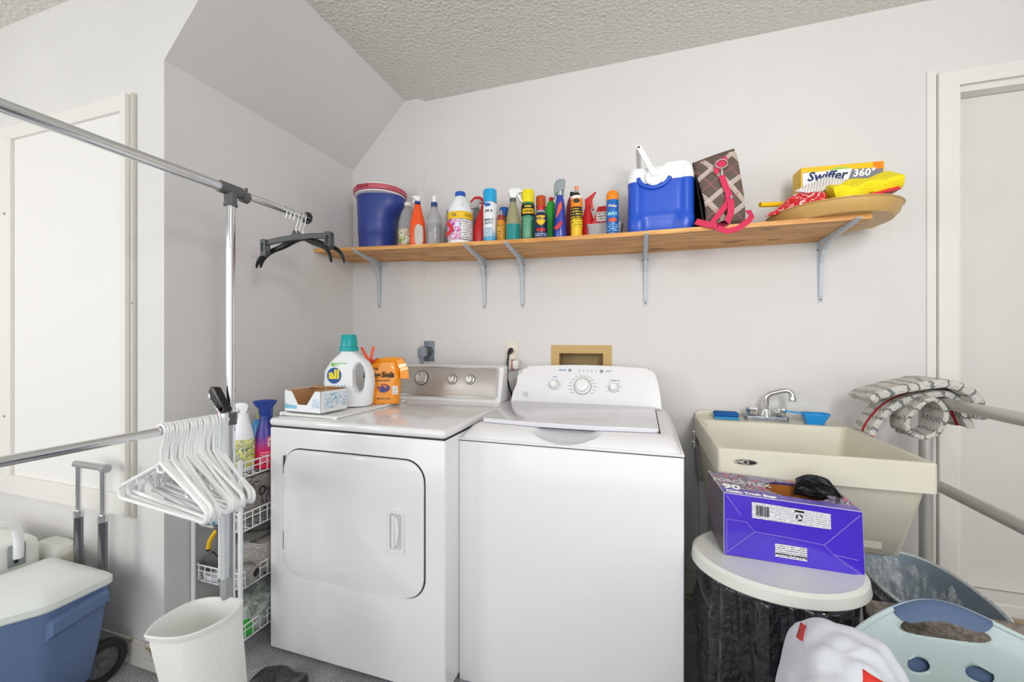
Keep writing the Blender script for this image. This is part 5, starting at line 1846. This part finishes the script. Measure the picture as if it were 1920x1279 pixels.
# white tubular hangers on the low bar
HWH = mat('hanger_white', '#fbfcfc', .3)
def hang_pts():
    pts = []
    for k in range(13):
        a = math.radians(200-235*k/12)
        pts.append((.0185*math.cos(a), 0, .001+.0185*math.sin(a)))
    pts += [(.012, 0, -.030), (.002, 0, -.050), (.0, 0, -.088)]
    return pts
def make_hanger(label):
    t_ = thing('plastic_hanger', label, 'hanger', (RX, .80, RZ0), 0, 'white plastic hangers on the low bar')
    m_ = M()
    m_.tube(hang_pts(), .0040, 8)
    tri = []
    for (cx, cz), (a0, a1), r in (((-.198, -.200), (128, 262), .020), ((.198, -.200), (-82, 52), .020)):
        for k in range(7):
            a = math.radians(a0+(a1-a0)*k/6)
            tri.append((cx+r*math.cos(a), 0, cz+r*math.sin(a)))
    apex = [(.020, 0, -.100), (.0, 0, -.088), (-.020, 0, -.100)]
    m_.tube(apex+tri, .0054, 8, close=True)
    m_.tube([(-.02, 0, -.100), (-.012, 0, -.115), (.012, 0, -.115), (.02, 0, -.100)], .0035, 8)
    m_.build('frame', HWH, t_)
    # notches for straps
    for s_ in (-1, 1):
        M().tube([(s_*.120, 0, -.150), (s_*.118, 0, -.163), (s_*.128, 0, -.168)], .003, 6).build('strap_notch', WPL, t_)
    return t_
HL = ['white plastic hanger nearest the open end of the low bar, turned left',
      'white plastic hanger packed tightly among the others on the low bar',
      'white plastic hanger next to the chrome post on the low bar']
h0 = make_hanger(HL[0])
kids = list(h0.children)
random.seed(11)
NHG = 22
for i in range(NHG):
    if i == 0:
        h = h0
    else:
        h = h0.copy()
        C.objects.link(h)
        for ch in kids:
            c2 = ch.copy()
            C.objects.link(c2)
            c2.parent = h
    h.location = (RX, .800+.168*i/(NHG-1), RZ0-.0005)
    h.rotation_euler = (random.uniform(-.04, .04), random.uniform(-.05, .05), math.radians(-10+random.uniform(-5, 5)-8*(i/NHG)**2))
    if i:
        h['label'] = HL[2] if i == NHG-1 else HL[1]

# dark hangers on the end of the top bar
def wire_hook(par, lean=0.0):
    pts = []
    for k in range(13):
        a = math.radians(205-240*k/12)
        pts.append((.0165*math.cos(a), 0, .0+.0165*math.sin(a)))
    pts += [(.010, 0, -.028), (.0+lean*.5, 0, -.05), (lean, 0, -.082)]
    M().tube(pts, .0018, 8).build('hook', CHROME, par)
def suit_hanger(label, y, rz, tilt_, k=1.0):
    t_ = thing('suit_hanger', label, 'hanger', (RX, y, RZ1-.003), rz, 'dark hangers at the far end of the top bar')
    t_.rotation_euler[1] = tilt_
    wire_hook(t_)
    m_ = M()
    rs_ = []
    cl_ = [(-.208, -.198, .010, .009), (-.202, -.170, .012, .011), (-.180, -.145, .013, .012), (-.14, -.128, .012, .011), (-.085, -.112, .015, .012), (-.045, -.092, .017, .010), (-.015, -.083, .014, .010), (.015, -.083, .014, .010), (.045, -.092, .017, .010), (.085, -.112, .015, .012), (.14, -.128, .012, .011), (.180, -.145, .013, .012), (.202, -.170, .012, .011), (.208, -.198, .010, .009)]
    for x, z, a, b_ in cl_:
        rs_.append([(x*k, b_*.8*math.cos(2*PI*q/12)-.02*(abs(x)/.2)**2, z+a*.85*math.sin(2*PI*q/12)) for q in range(12)])
    m_.rings(rs_).build('shoulders', BLACK, t_, sub=1)
    return t_
suit_hanger('black curved suit hanger at the very end of the top bar', 1.306, math.radians(3), 0)
suit_hanger('black curved suit hanger behind the grey clip hanger, tilted slightly', 1.290, math.radians(-7), math.radians(1.5), .97)
t = thing('clip_hanger', 'dark grey trouser hanger with two end clips on the top bar', 'hanger', (RX, 1.270, RZ1-.003), math.radians(3), 'dark hangers at the far end of the top bar')
t.rotation_euler[1] = math.radians(-2)
wire_hook(t)
GH = mat('dark_grey_hanger', '#4b4d50', .45)
M().rings([[(x, -.006, z-.010), (x, .006, z-.010), (x, .006, z+.010), (x, -.006, z+.010)] for x, z in ((-.150, -.098), (-.08, -.092), (0, -.088), (.08, -.092), (.150, -.098))]).prism([(-.022, -.080), (-.010, -.060), (-.004, -.078), (.004, -.078), (.010, -.064), (.022, -.080)], 'y', -.004, .004, .001).build('bar', GH, t)
for s_ in (-1, 1):
    m = M()
    ringplate(m, rrect(s_*.150-.013, s_*.150+.013, -.150, -.084, .006, 3), rrect(s_*.150-.0065, s_*.150+.0065, -.134, -.100, .003, 3), 'y', -.013, -.004)
    ringplate(m, rrect(s_*.150-.013, s_*.150+.013, -.150, -.084, .006, 3), rrect(s_*.150-.0065, s_*.150+.0065, -.134, -.100, .003, 3), 'y', .004, .011)
    cb = m.build('clip', BLACKM if False else GH, t)
    M().tube([(s_*.150, -.004, -.092), (s_*.150, .0, -.104), (s_*.150, .006, -.092)], .002, 6).build('clip_spring', CHROME, cb)
for q in range(3):
    t = thing('spring_hook', 'small chrome wire hook hanging on the top bar, left of the dark hangers', 'hook', (RX, 1.215+.018*q, RZ1-.003), 0, 'small wire hooks on the top bar')
    M().tube([(.0165*math.cos(math.radians(a)), 0, .0165*math.sin(math.radians(a))) for a in range(-20, 201, 20)][::-1]+[(.012, 0, -.022), (.006, 0, -.030)], .0016, 6).build('wire', CHROME, t)

# ------------------------------------------------------------------ reacher grabber leaning on the rack post
t = thing('grabber_tool', 'long white and grey reaching grabber with black ribbed grip, beside the rack post', 'grabber', (-1.262, .965, .44))
W('shaft', mat('grabber_shaft', '#dfe3e6', .35, .35), M().box(-1.277, -1.256, .955, .970, .47, 1.045, .003))
W('front_strip', WPL, M().box(-1.282, -1.2765, .953, .972, .50, 1.035, .001))
m = M()
m.prism([(-.012, -.008), (-.040, .020), (-.062, .058), (-.052, .072), (-.036, .070), (.004, .012), (.010, -.004)], 'y', -.014, .012, .005, 2, mx=T((-1.262, .965, 1.035)))
W('grip', BLACK, m)
W('grip_ribs', GREYP, M().box(-.050, -.046, -.0155, -.012, .030, .060, mx=T((-1.262, .965, 1.035))).box(-.042, -.038, -.0155, -.012, .022, .055, mx=T((-1.262, .965, 1.035))).box(-.034, -.030, -.0155, -.012, .014, .046, mx=T((-1.262, .965, 1.035))).box(-.026, -.022, -.0155, -.012, .008, .036, mx=T((-1.262, .965, 1.035))))['kind'] = 'stuff'
W('grip_underside', WPL, M().prism([(-.014, -.014), (-.066, .042), (-.060, .052), (-.012, -.002)], 'y', -.012, .010, .002, mx=T((-1.262, .965, 1.035))))
W('trigger', RED, M().prism([(-1.290, 1.030), (-1.296, .990), (-1.284, .985), (-1.276, 1.004)], 'y', .957, .967, .001))
W('pivot', BLACK, M().lathe([(.011, -.012), (.011, .012)], seg=20, mx=T((-1.262, .963, 1.036)) @ R(90, 'X')))
W('jaw', LGREY, M().prism(rrect(-1.270, -1.244, .438, .50, .010), 'y', .950, .972, .004))

# ------------------------------------------------------------------ wire basket cart between wall and dryer
KX0, KX1, KY0, KY1 = -1.700, -1.452, 1.166, 1.60
t = thing('wire_basket_cart', 'narrow white cart of four wire baskets between wall and dryer', 'storage cart', ((KX0+KX1)/2, (KY0+KY1)/2, 0))
for x, y in ((KX0, KY0), (KX1, KY0), (KX0, KY1), (KX1, KY1)):
    W('post', WPL, M().tube([(x, y, .02), (x, y, .80)], .0085, 12))
for z1, z0 in ((.786, .728), (.591, .520), (.365, .300), (.160, .098)):
    m = M()
    e = .006
    ring_ = [(x, y, z1) for x, y in rrect(KX0+e, KX1-e, KY0+e, KY1-e, .012, 2)]
    m.tube(ring_, .0032, 6, close=True)
    ring_ = [(x, y, z1-.022) for x, y in rrect(KX0+e, KX1-e, KY0+e, KY1-e, .012, 2)]
    m.tube(ring_, .0022, 6, close=True)
    ring_ = [(x, y, z0) for x, y in rrect(KX0+e+.006, KX1-e-.006, KY0+e+.006, KY1-e-.006, .012, 2)]
    m.tube(ring_, .0025, 6, close=True)
    nw = 13
    for k in range(nw):
        y = KY0+.022+(KY1-KY0-.044)*k/(nw-1)
        m.tube([(KX1-e+.002, y, z1), (KX1-e+.002, y, z0+.008), (KX1-e-.008, y, z0-.001), (KX0+e+.008, y, z0-.001), (KX0+e-.002, y, z0+.008), (KX0+e-.002, y, z1)], .0020, 6)
    for k in range(7):
        x = KX0+.022+(KX1-KX0-.044)*k/6
        m.tube([(x, KY0+e-.002, z1-.001), (x, KY0+e-.002, z0+.008), (x, KY0+e+.008, z0-.003), (x, KY1-e-.008, z0-.003), (x, KY1-e+.002, z0+.008), (x, KY1-e+.002, z1-.001)], .0020, 6)
    W('wire_basket', WIRE, m)

def crumple(name, label, cat, c, sz, mt, amp=.012, fr=12, rz=0, n=10, parent=None, group=None, sub=1):
    m_ = M()
    bmesh.ops.create_cube(m_.bm, size=1)
    bmesh.ops.subdivide_edges(m_.bm, edges=m_.bm.edges, cuts=n, use_grid_fill=True)
    mr = Matrix.Rotation(rz, 4, 'Z')
    for v in m_.bm.verts:
        p = v.co.copy()
        # soften corners
        s_ = 1-.10*(abs(p.x*2)**4*abs(p.y*2)**4+abs(p.z*2)**4*(abs(p.x*2)**4+abs(p.y*2)**4)*.5)
        q = Vector((p.x*sz[0]*s_, p.y*sz[1]*s_, (p.z+.5)*sz[2]))
        nz = noise.noise_vector((q+Vector(c))*fr)*amp
        if q.z < .004:
            nz.z = abs(nz.z)*.2
        v.co = (mr @ (q+nz))+Vector(c)
    o_ = m_.build(name, mt, parent, sub=sub)
    return tag(o_, label, cat, group) if parent is None else o_

# bottles in the top basket
zc_ = .733
b = thing('spray_bottle', 'white spray bottle with yellow and green label in the wire cart', 'bottle', (-1.535, 1.245, zc_), math.radians(38))
M().lathe([(.036, 0), (.040, .006), (.041, .11), (.036, .15), (.024, .195), (.019, .22), (.019, .232)], seg=28, sy=.8).build('body', WHITEB, b)
wraplabel(b, .0418, .015, .128, art_mat('yellow_green_label', ['#dfe07a', '#c8cf3a', '#eeeee0', '#7a8a5a', '#d9d94a', '#b4b8a8'], 35), -85, 85, sy=.8)
trigger(b, .228, WPL, WPL, .78, 180)
b = thing('spray_bottle', 'blue and pink spray bottle standing in the wire cart against the dryer', 'bottle', (-1.490, 1.305, zc_), math.radians(40))
M().lathe([(.036, 0), (.040, .006), (.040, .09), (.033, .14), (.022, .18), (.020, .20), (.020, .215)], seg=28, sy=.8).build('body', grad_mat('blue_pink_body', [(0, '#e01048'), (.3, '#e0145a'), (.48, '#a02a8c'), (.62, '#4b35a0'), (1, '#27408f')], 0, .215), b)
wraplabel(b, .0408, .085, .13, art_mat('pink_flower_label', ['#d84a7a', '#f2e8ee', '#e0587a', '#8fae4a'], 40), 20, 90, sy=.8)
wraplabel(b, .0405, .02, .07, print_mat('pink_print', '#d8104e', '#f0a8c0', .009), -20, 80, sy=.8, name='print')
M().lathe([(.012, .21), (.018, .222), (.018, .240), (.030, .258), (.036, .272), (.030, .276), (.008, .279)], seg=28, sx=1.25, sy=.7).build('spray_head', mat('head_blue', '#263f92', .35), b)
M().prism([(.006, .205), (.022, .245), (.030, .245), (.026, .20), (.018, .185)], 'y', -.006, .006, .002).build('trigger', mat('trigger_blue', '#1f357c', .35), b)
b = thing('cleaner_bottle', 'pale blue bottle behind the white spray bottle in the wire cart', 'bottle', (-1.555, 1.345, zc_), 0)
M().lathe([(.034, 0), (.036, .006), (.036, .16), (.026, .185), (.018, .19)], seg=24).build('body', mat('mid_blue_bottle', '#3d8fc8', .35), b)
M().lathe([(.019, .188), (.020, .22), (.016, .224)], seg=20).build('cap', mat('olive_cap', '#b9b48c', .5), b)
b = thing('small_bottle', 'small white bottle with peach cap at the left of the wire cart top basket', 'bottle', (-1.630, 1.27, zc_), 0)
M().lathe([(.018, 0), (.020, .004), (.020, .12), (.012, .13)], seg=20).build('body', WHITEB, b)
M().lathe([(.012, .128), (.013, .15), (.010, .154)], seg=16).build('cap', mat('peach_cap', '#f0a070', .4), b)
BAGP = art_mat('grey_printed_bag', ['#8b8684', '#76716f', '#8f8b88', '#6a6664', '#4a4745', '#84807d'], 14, .5)
NEWS = print_mat('newsprint', '#a8a4a0', '#5d5a58', .007)
crumple('storage_bag', 'grey printed bag with black loop handles in the second wire basket', 'bag', (-1.545, 1.39, .526), (.17, .36, .185), BAGP, .014, 11)
m = M()
for cx, cz, cyy in ((-1.456, .640, 1.215), (-1.456, .655, 1.262)):
    m.tube([(cx, cyy+.014*math.cos(a), cz+.016*math.sin(a)) for a in [2*PI*k/16 for k in range(16)]], .0026, 6, close=True)
tag(m.build('ring_pair', BLACK), 'two black ring handles on the grey printed bag', 'rings')
crumple('plastic_bag', 'clear and blue crumpled plastic packet in the second wire basket', 'bag', (-1.64, 1.235, .527), (.09, .10, .055), art_mat('blue_clear', ['#d9e2e6', '#a9c9dc', '#eef2f3', '#4f9fd0', '#e6eaec'], 22, .2), .012, 18)
crumple('foil_packet', 'silvery crumpled packet in the second wire basket behind the rack post', 'packet', (-1.56, 1.20, .527), (.06, .05, .05), art_mat('silver_foil', ['#b9bdc0', '#e6e8ea', '#8a8e92', '#f2f4f5'], 40, .2), .010, 24)
t = thing('pliers', 'yellow-handled pliers hooked over the second wire basket', 'pliers', (-1.575, 1.142, .46))
W('handle', mat('pliers_yellow', '#f4c21a', .35), M().tube([(-1.548, 1.148, .532), (-1.562, 1.142, .512), (-1.577, 1.140, .488), (-1.584, 1.140, .458)], .0085, 12, r1=.0075))
W('handle_tip', BLACK, M().tube([(-1.584, 1.140, .459), (-1.584, 1.140, .452)], .0078, 12))
W('handle', GREYP, M().tube([(-1.546, 1.148, .532), (-1.538, 1.146, .505), (-1.540, 1.146, .47)], .006, 12))
W('joint', GREYP, M().lathe([(.012, -.005), (.012, .005)], seg=18, mx=T((-1.547, 1.147, .540)) @ R(90, 'X')))
crumple('newspaper', 'folded grey newspapers filling the third wire basket', 'newspaper', (-1.545, 1.42, .308), (.19, .32, .12), NEWS, .012, 9, .05)
crumple('newspaper', 'sloping sheet of newspaper at the front of the third wire basket', 'newspaper', (-1.50, 1.235, .308), (.09, .11, .065), NEWS, .008, 14, .3)
tag(M().box(-.03, .03, -.006, .006, -.03, .03, .002, mx=T((-1.658, 1.205, .362)) @ R(20, 'Z') @ R(45, 'Y') @ R(-12, 'X')).build('picture_tile', mat('dark_tile', '#55504e', .4)), 'dark square tile standing on its corner in the third wire basket', 'tile')
tag(M().lathe([(.018, 0), (.02, .003), (.02, .022), (.012, .03)], c=(-1.555, 1.195, .306), seg=20).build('jar_cap', mat('charcoal', '#38383a', .5)), 'small charcoal round cap beside the dark tile', 'cap')
crumple('white_rag', 'crumpled white rag at the bottom of the third wire basket', 'rag', (-1.635, 1.205, .306), (.08, .05, .025), SHIRT, .010, 25)
tag(M().lathe([(.016, 0), (.018, .004), (.018, .03), (.010, .036)], seg=20, mx=T((-1.462, 1.225, .345)) @ R(90, 'Y') @ T((0, 0, -.018))).build('rubber_stopper', BLACKM), 'black round rubber stopper against the side of the third wire basket', 'stopper')
crumple('produce_bag', 'clear bag holding a bright green package in the bottom wire basket', 'bag', (-1.55, 1.33, .106), (.18, .28, .11), art_mat('green_clear_bag', ['#8f9690', '#7c827d', '#a8b0aa', '#9aa69c', '#b4bab6', '#8b918d'], 10, .2), .016, 12)
tag(crumple('green_packet', 'x', 'packet', (-1.49, 1.23, .106), (.055, .09, .065), mat('bright_green_film', '#2fae3a', .3, bump=.4, bscale=30), .010, 20), 'bright green packet at the front of the bottom wire basket', 'packet')

# ------------------------------------------------------------------ white waste bin
rim = [(-1.338, .794), (-1.311, .785), (-1.235, .807), (-1.197, .853), (-1.188, .922), (-1.211, .972), (-1.241, .980), (-1.327, .955), (-1.362, .913), (-1.364, .844)]
bc = Vector((-1.285, .880))
low = Vector((-1.225, .905))
t = thing('waste_bin', 'slim white ribbed waste bin with open top in front of the wire cart', 'waste bin', (-1.27, .88, 0))
def smooth_ring(ps, n):
    out = []
    k = len(ps)
    for i in range(n):
        f = i/n*k
        j = int(f)
        u = f-j
        p0, p1, p2, p3 = (Vector(ps[(j+q) % k]) for q in (-1, 0, 1, 2))
        out.append(.5*((2*p1)+(p2-p0)*u+(2*p0-5*p1+4*p2-p3)*u*u+(3*p1-p0-3*p2+p3)*u**3))
    return out
base_ring = smooth_ring(rim, 360)
def binring(v, off=0, rib=0, z=None):
    """v: 1 at rim, 0 at floor"""
    s_ = .74+.26*v
    c_ = low*(1-v)+bc*v
    out = []
    for i, p in enumerate(base_ring):
        d_ = (p-bc)
        q = c_+d_*s_
        nn = d_.normalized()
        q = q+nn*(off+(rib*.0005*(1 if i % 4 < 2 else -1)))
        out.append((q.x-t.location.x, q.y-t.location.y, (.43*v if z is None else z)))
    return out
m = M()
m.rings([binring(.0, 0, 0, .002), binring(.02, .003), binring(.05, .003, 1), binring(.5, .001, 1), binring(.93, 0, 1), binring(.935, -.001), binring(.965, -.001), binring(.97, .006), binring(.995, .007), binring(1.0, .005), binring(1.0, .001), binring(.96, -.004), binring(.3, -.004), binring(.02, -.004)])
m.build('bin', mat('white_bin', '#eeefeb', .38), t)

# black plastic on the floor
crumple('black_plastic_bag', 'crumpled black plastic bag on the floor before the dryer', 'bag', (-1.235, 1.13, .0), (.18, .10, .055), LINER, .022, 16, .2, 14)

# ------------------------------------------------------------------ wheeled cooler
t = thing('wheeled_cooler', 'denim blue wheeled cooler with white lid and raised pull handle', 'cooler', (-2.0, .82, 0))
def cring(z, g=0, sh=0):
    P_ = [(-1.835, .972), (-1.828, .800), (-1.895, .700), (-2.01, .645), (-2.17, .645), (-2.17, .972)]
    c_ = Vector((-2.0, .82))
    base = []
    n = len(P_)
    for i in range(n):
        p, a, b_ = Vector(P_[i]), Vector(P_[i-1]), Vector(P_[(i+1) % n])
        r = .022
        p0 = p+(a-p).normalized()*r
        p1 = p+(b_-p).normalized()*r
        for k in range(5):
            u = k/4
            base.append(p0*(1-u)**2+p*2*u*(1-u)+p1*u*u)
    out = []
    for p in base:
        d_ = p-c_
        q = c_+d_*(1-sh)+d_.normalized()*g
        out.append((q.x+2.0, q.y-.82, z))
    return out
m = M()
m.rings([cring(.045, -.03, .14), cring(.055, -.02, .13), cring(.20, -.008, .06), cring(.36, 0, .0), cring(.385, .0, 0)])
m.build('body', BLUEW, t)
m = M()
m.rings([cring(.378, .006), cring(.384, .012), cring(.404, .012), cring(.410, .006), cring(.424, -.012), cring(.436, -.04), cring(.440, -.06, .1)])
m.build('lid', mat('cooler_lid', '#e6ebe8', .4), t)
W('side_handle', BLUEW, M().rings([[(-1.845, .80, .360), (-1.798, .803, .348), (-1.798, .803, .310), (-1.850, .80, .270)], [(-1.842, .952, .372), (-1.800, .948, .366), (-1.800, .948, .336), (-1.850, .952, .310)]]).box(-1.870, -1.835, .80, .95, .30, .365, .006))
for wx in (-1.890, -2.140):
    wl = W('wheel', mat('tyre', '#1f1f21', .6), M().lathe([(.050, -.016), (.070, -.016), (.075, -.011), (.075, .011), (.070, .016), (.050, .016), (.050, .010), (.050, -.016)], seg=40, mx=T((wx, .972, .076)) @ R(90, 'Y'), cap0=False, cap1=False))
    m = M().lathe([(.051, -.006), (.051, .006)], seg=32, mx=T((wx, .972, .076)) @ R(90, 'Y'))
    for k in range(6):
        a = 2*PI*k/6
        m.tube([(wx, .972+.014*math.cos(a), .076+.014*math.sin(a)), (wx, .972+.048*math.cos(a), .076+.048*math.sin(a))], .008, 8)
    m.lathe([(.014, -.016), (.016, -.012), (.016, .012), (.014, .018)], seg=20, mx=T((wx, .972, .076)) @ R(90, 'Y'))
    m.build('hub', mat('wheel_hub', '#2f3032', .4), wl, wsp=True) if False else m.build('hub', mat('wheel_hub', '#56585a', .4), t, wsp=True)
W('axle', STEEL, M().tube([(-1.89, .972, .076), (-2.14, .972, .076)], .006))
for hx_ in (-2.048, -1.905):
    p_ = W('handle_tube', mat('dark_chrome', '#7d7f82', .18, 1), M().tube([(hx_, .985, .30), (hx_, .985, .598)], .0135, 18))
    M().lathe([(.0150, .585), (.0155, .600), (.0150, .610)], c=(hx_, .985, 0), seg=18).build('collar', CHROME, t, wsp=True)
    M().tube([(hx_, .985, .60), (hx_, .985, .775)], .0085, 16).build('telescoping_rod', CHROME, t, wsp=True)
W('pull_grip', mat('grip_silver', '#b5b8ba', .3, .7), M().tube([(-2.065, .985, .785), (-1.888, .985, .785)], .0125, 16).lathe([(.015, -.012), (.016, 0), (.015, .012)], seg=18, mx=T((-1.893, .985, .783)) @ R(90, 'Y')))

# white cooler beyond the blue one
t = thing('white_cooler', 'white cooler with arched white handle and metal latch plate at the far left', 'cooler', (-2.42, .84, 0))
m = M()
rs = []
for z, g in ((0, -.02), (.01, -.01), (.30, .0), (.47, .0), (.495, -.004), (.510, -.016), (.516, -.04)):
    rs.append([(x+2.42, y-.84, z) for x, y in rrect(-2.64-g, -2.205+g, .71-g, .955+g, .03, 4)])
m.rings(rs).build('body', WPL2, t)
m = M()
m.tube([(-2.193, .885, .455), (-2.190, .885, .53), (-2.19, .878, .565), (-2.19, .860, .588), (-2.19, .83, .598), (-2.19, .78, .598), (-2.19, .75, .588), (-2.19, .732, .565), (-2.19, .725, .53), (-2.193, .725, .455)], .0135, 14)
W('handle', WPL, m)
W('latch_plate', mat('latch_metal', '#a9adb2', .35, .8), M().box(-2.204, -2.1985, .862, .908, .425, .505, .002))
W('latch_screw', BLACK, M().lathe([(.006, 0), (.005, .003)], seg=12, mx=T((-2.1985, .882, .462)) @ R(90, 'Y')).lathe([(.007, 0), (.006, .003)], seg=12, mx=T((-2.1985, .882, .442)) @ R(90, 'Y')))
t = thing('water_jug', 'squat white plastic jug between the white cooler and the wall', 'jug', (-2.24, 1.015, 0))
m = M()
m.rings([[(x, y, z) for x, y in rrect(-.11+i_, .060-i_, -.042+i_*.5, .042-i_*.5, .02, 4)] for z, i_ in ((.0, .01), (.01, .0), (.40, .0), (.435, .008), (.448, .03))])
m.build('body', WPL2, t)
M().lathe([(.018, .0), (.018, .02)], seg=18, mx=T((.056, 0, .40)) @ R(90, 'Y')).build('cap', mat('cream_cap', '#dcd6c4', .5), t)
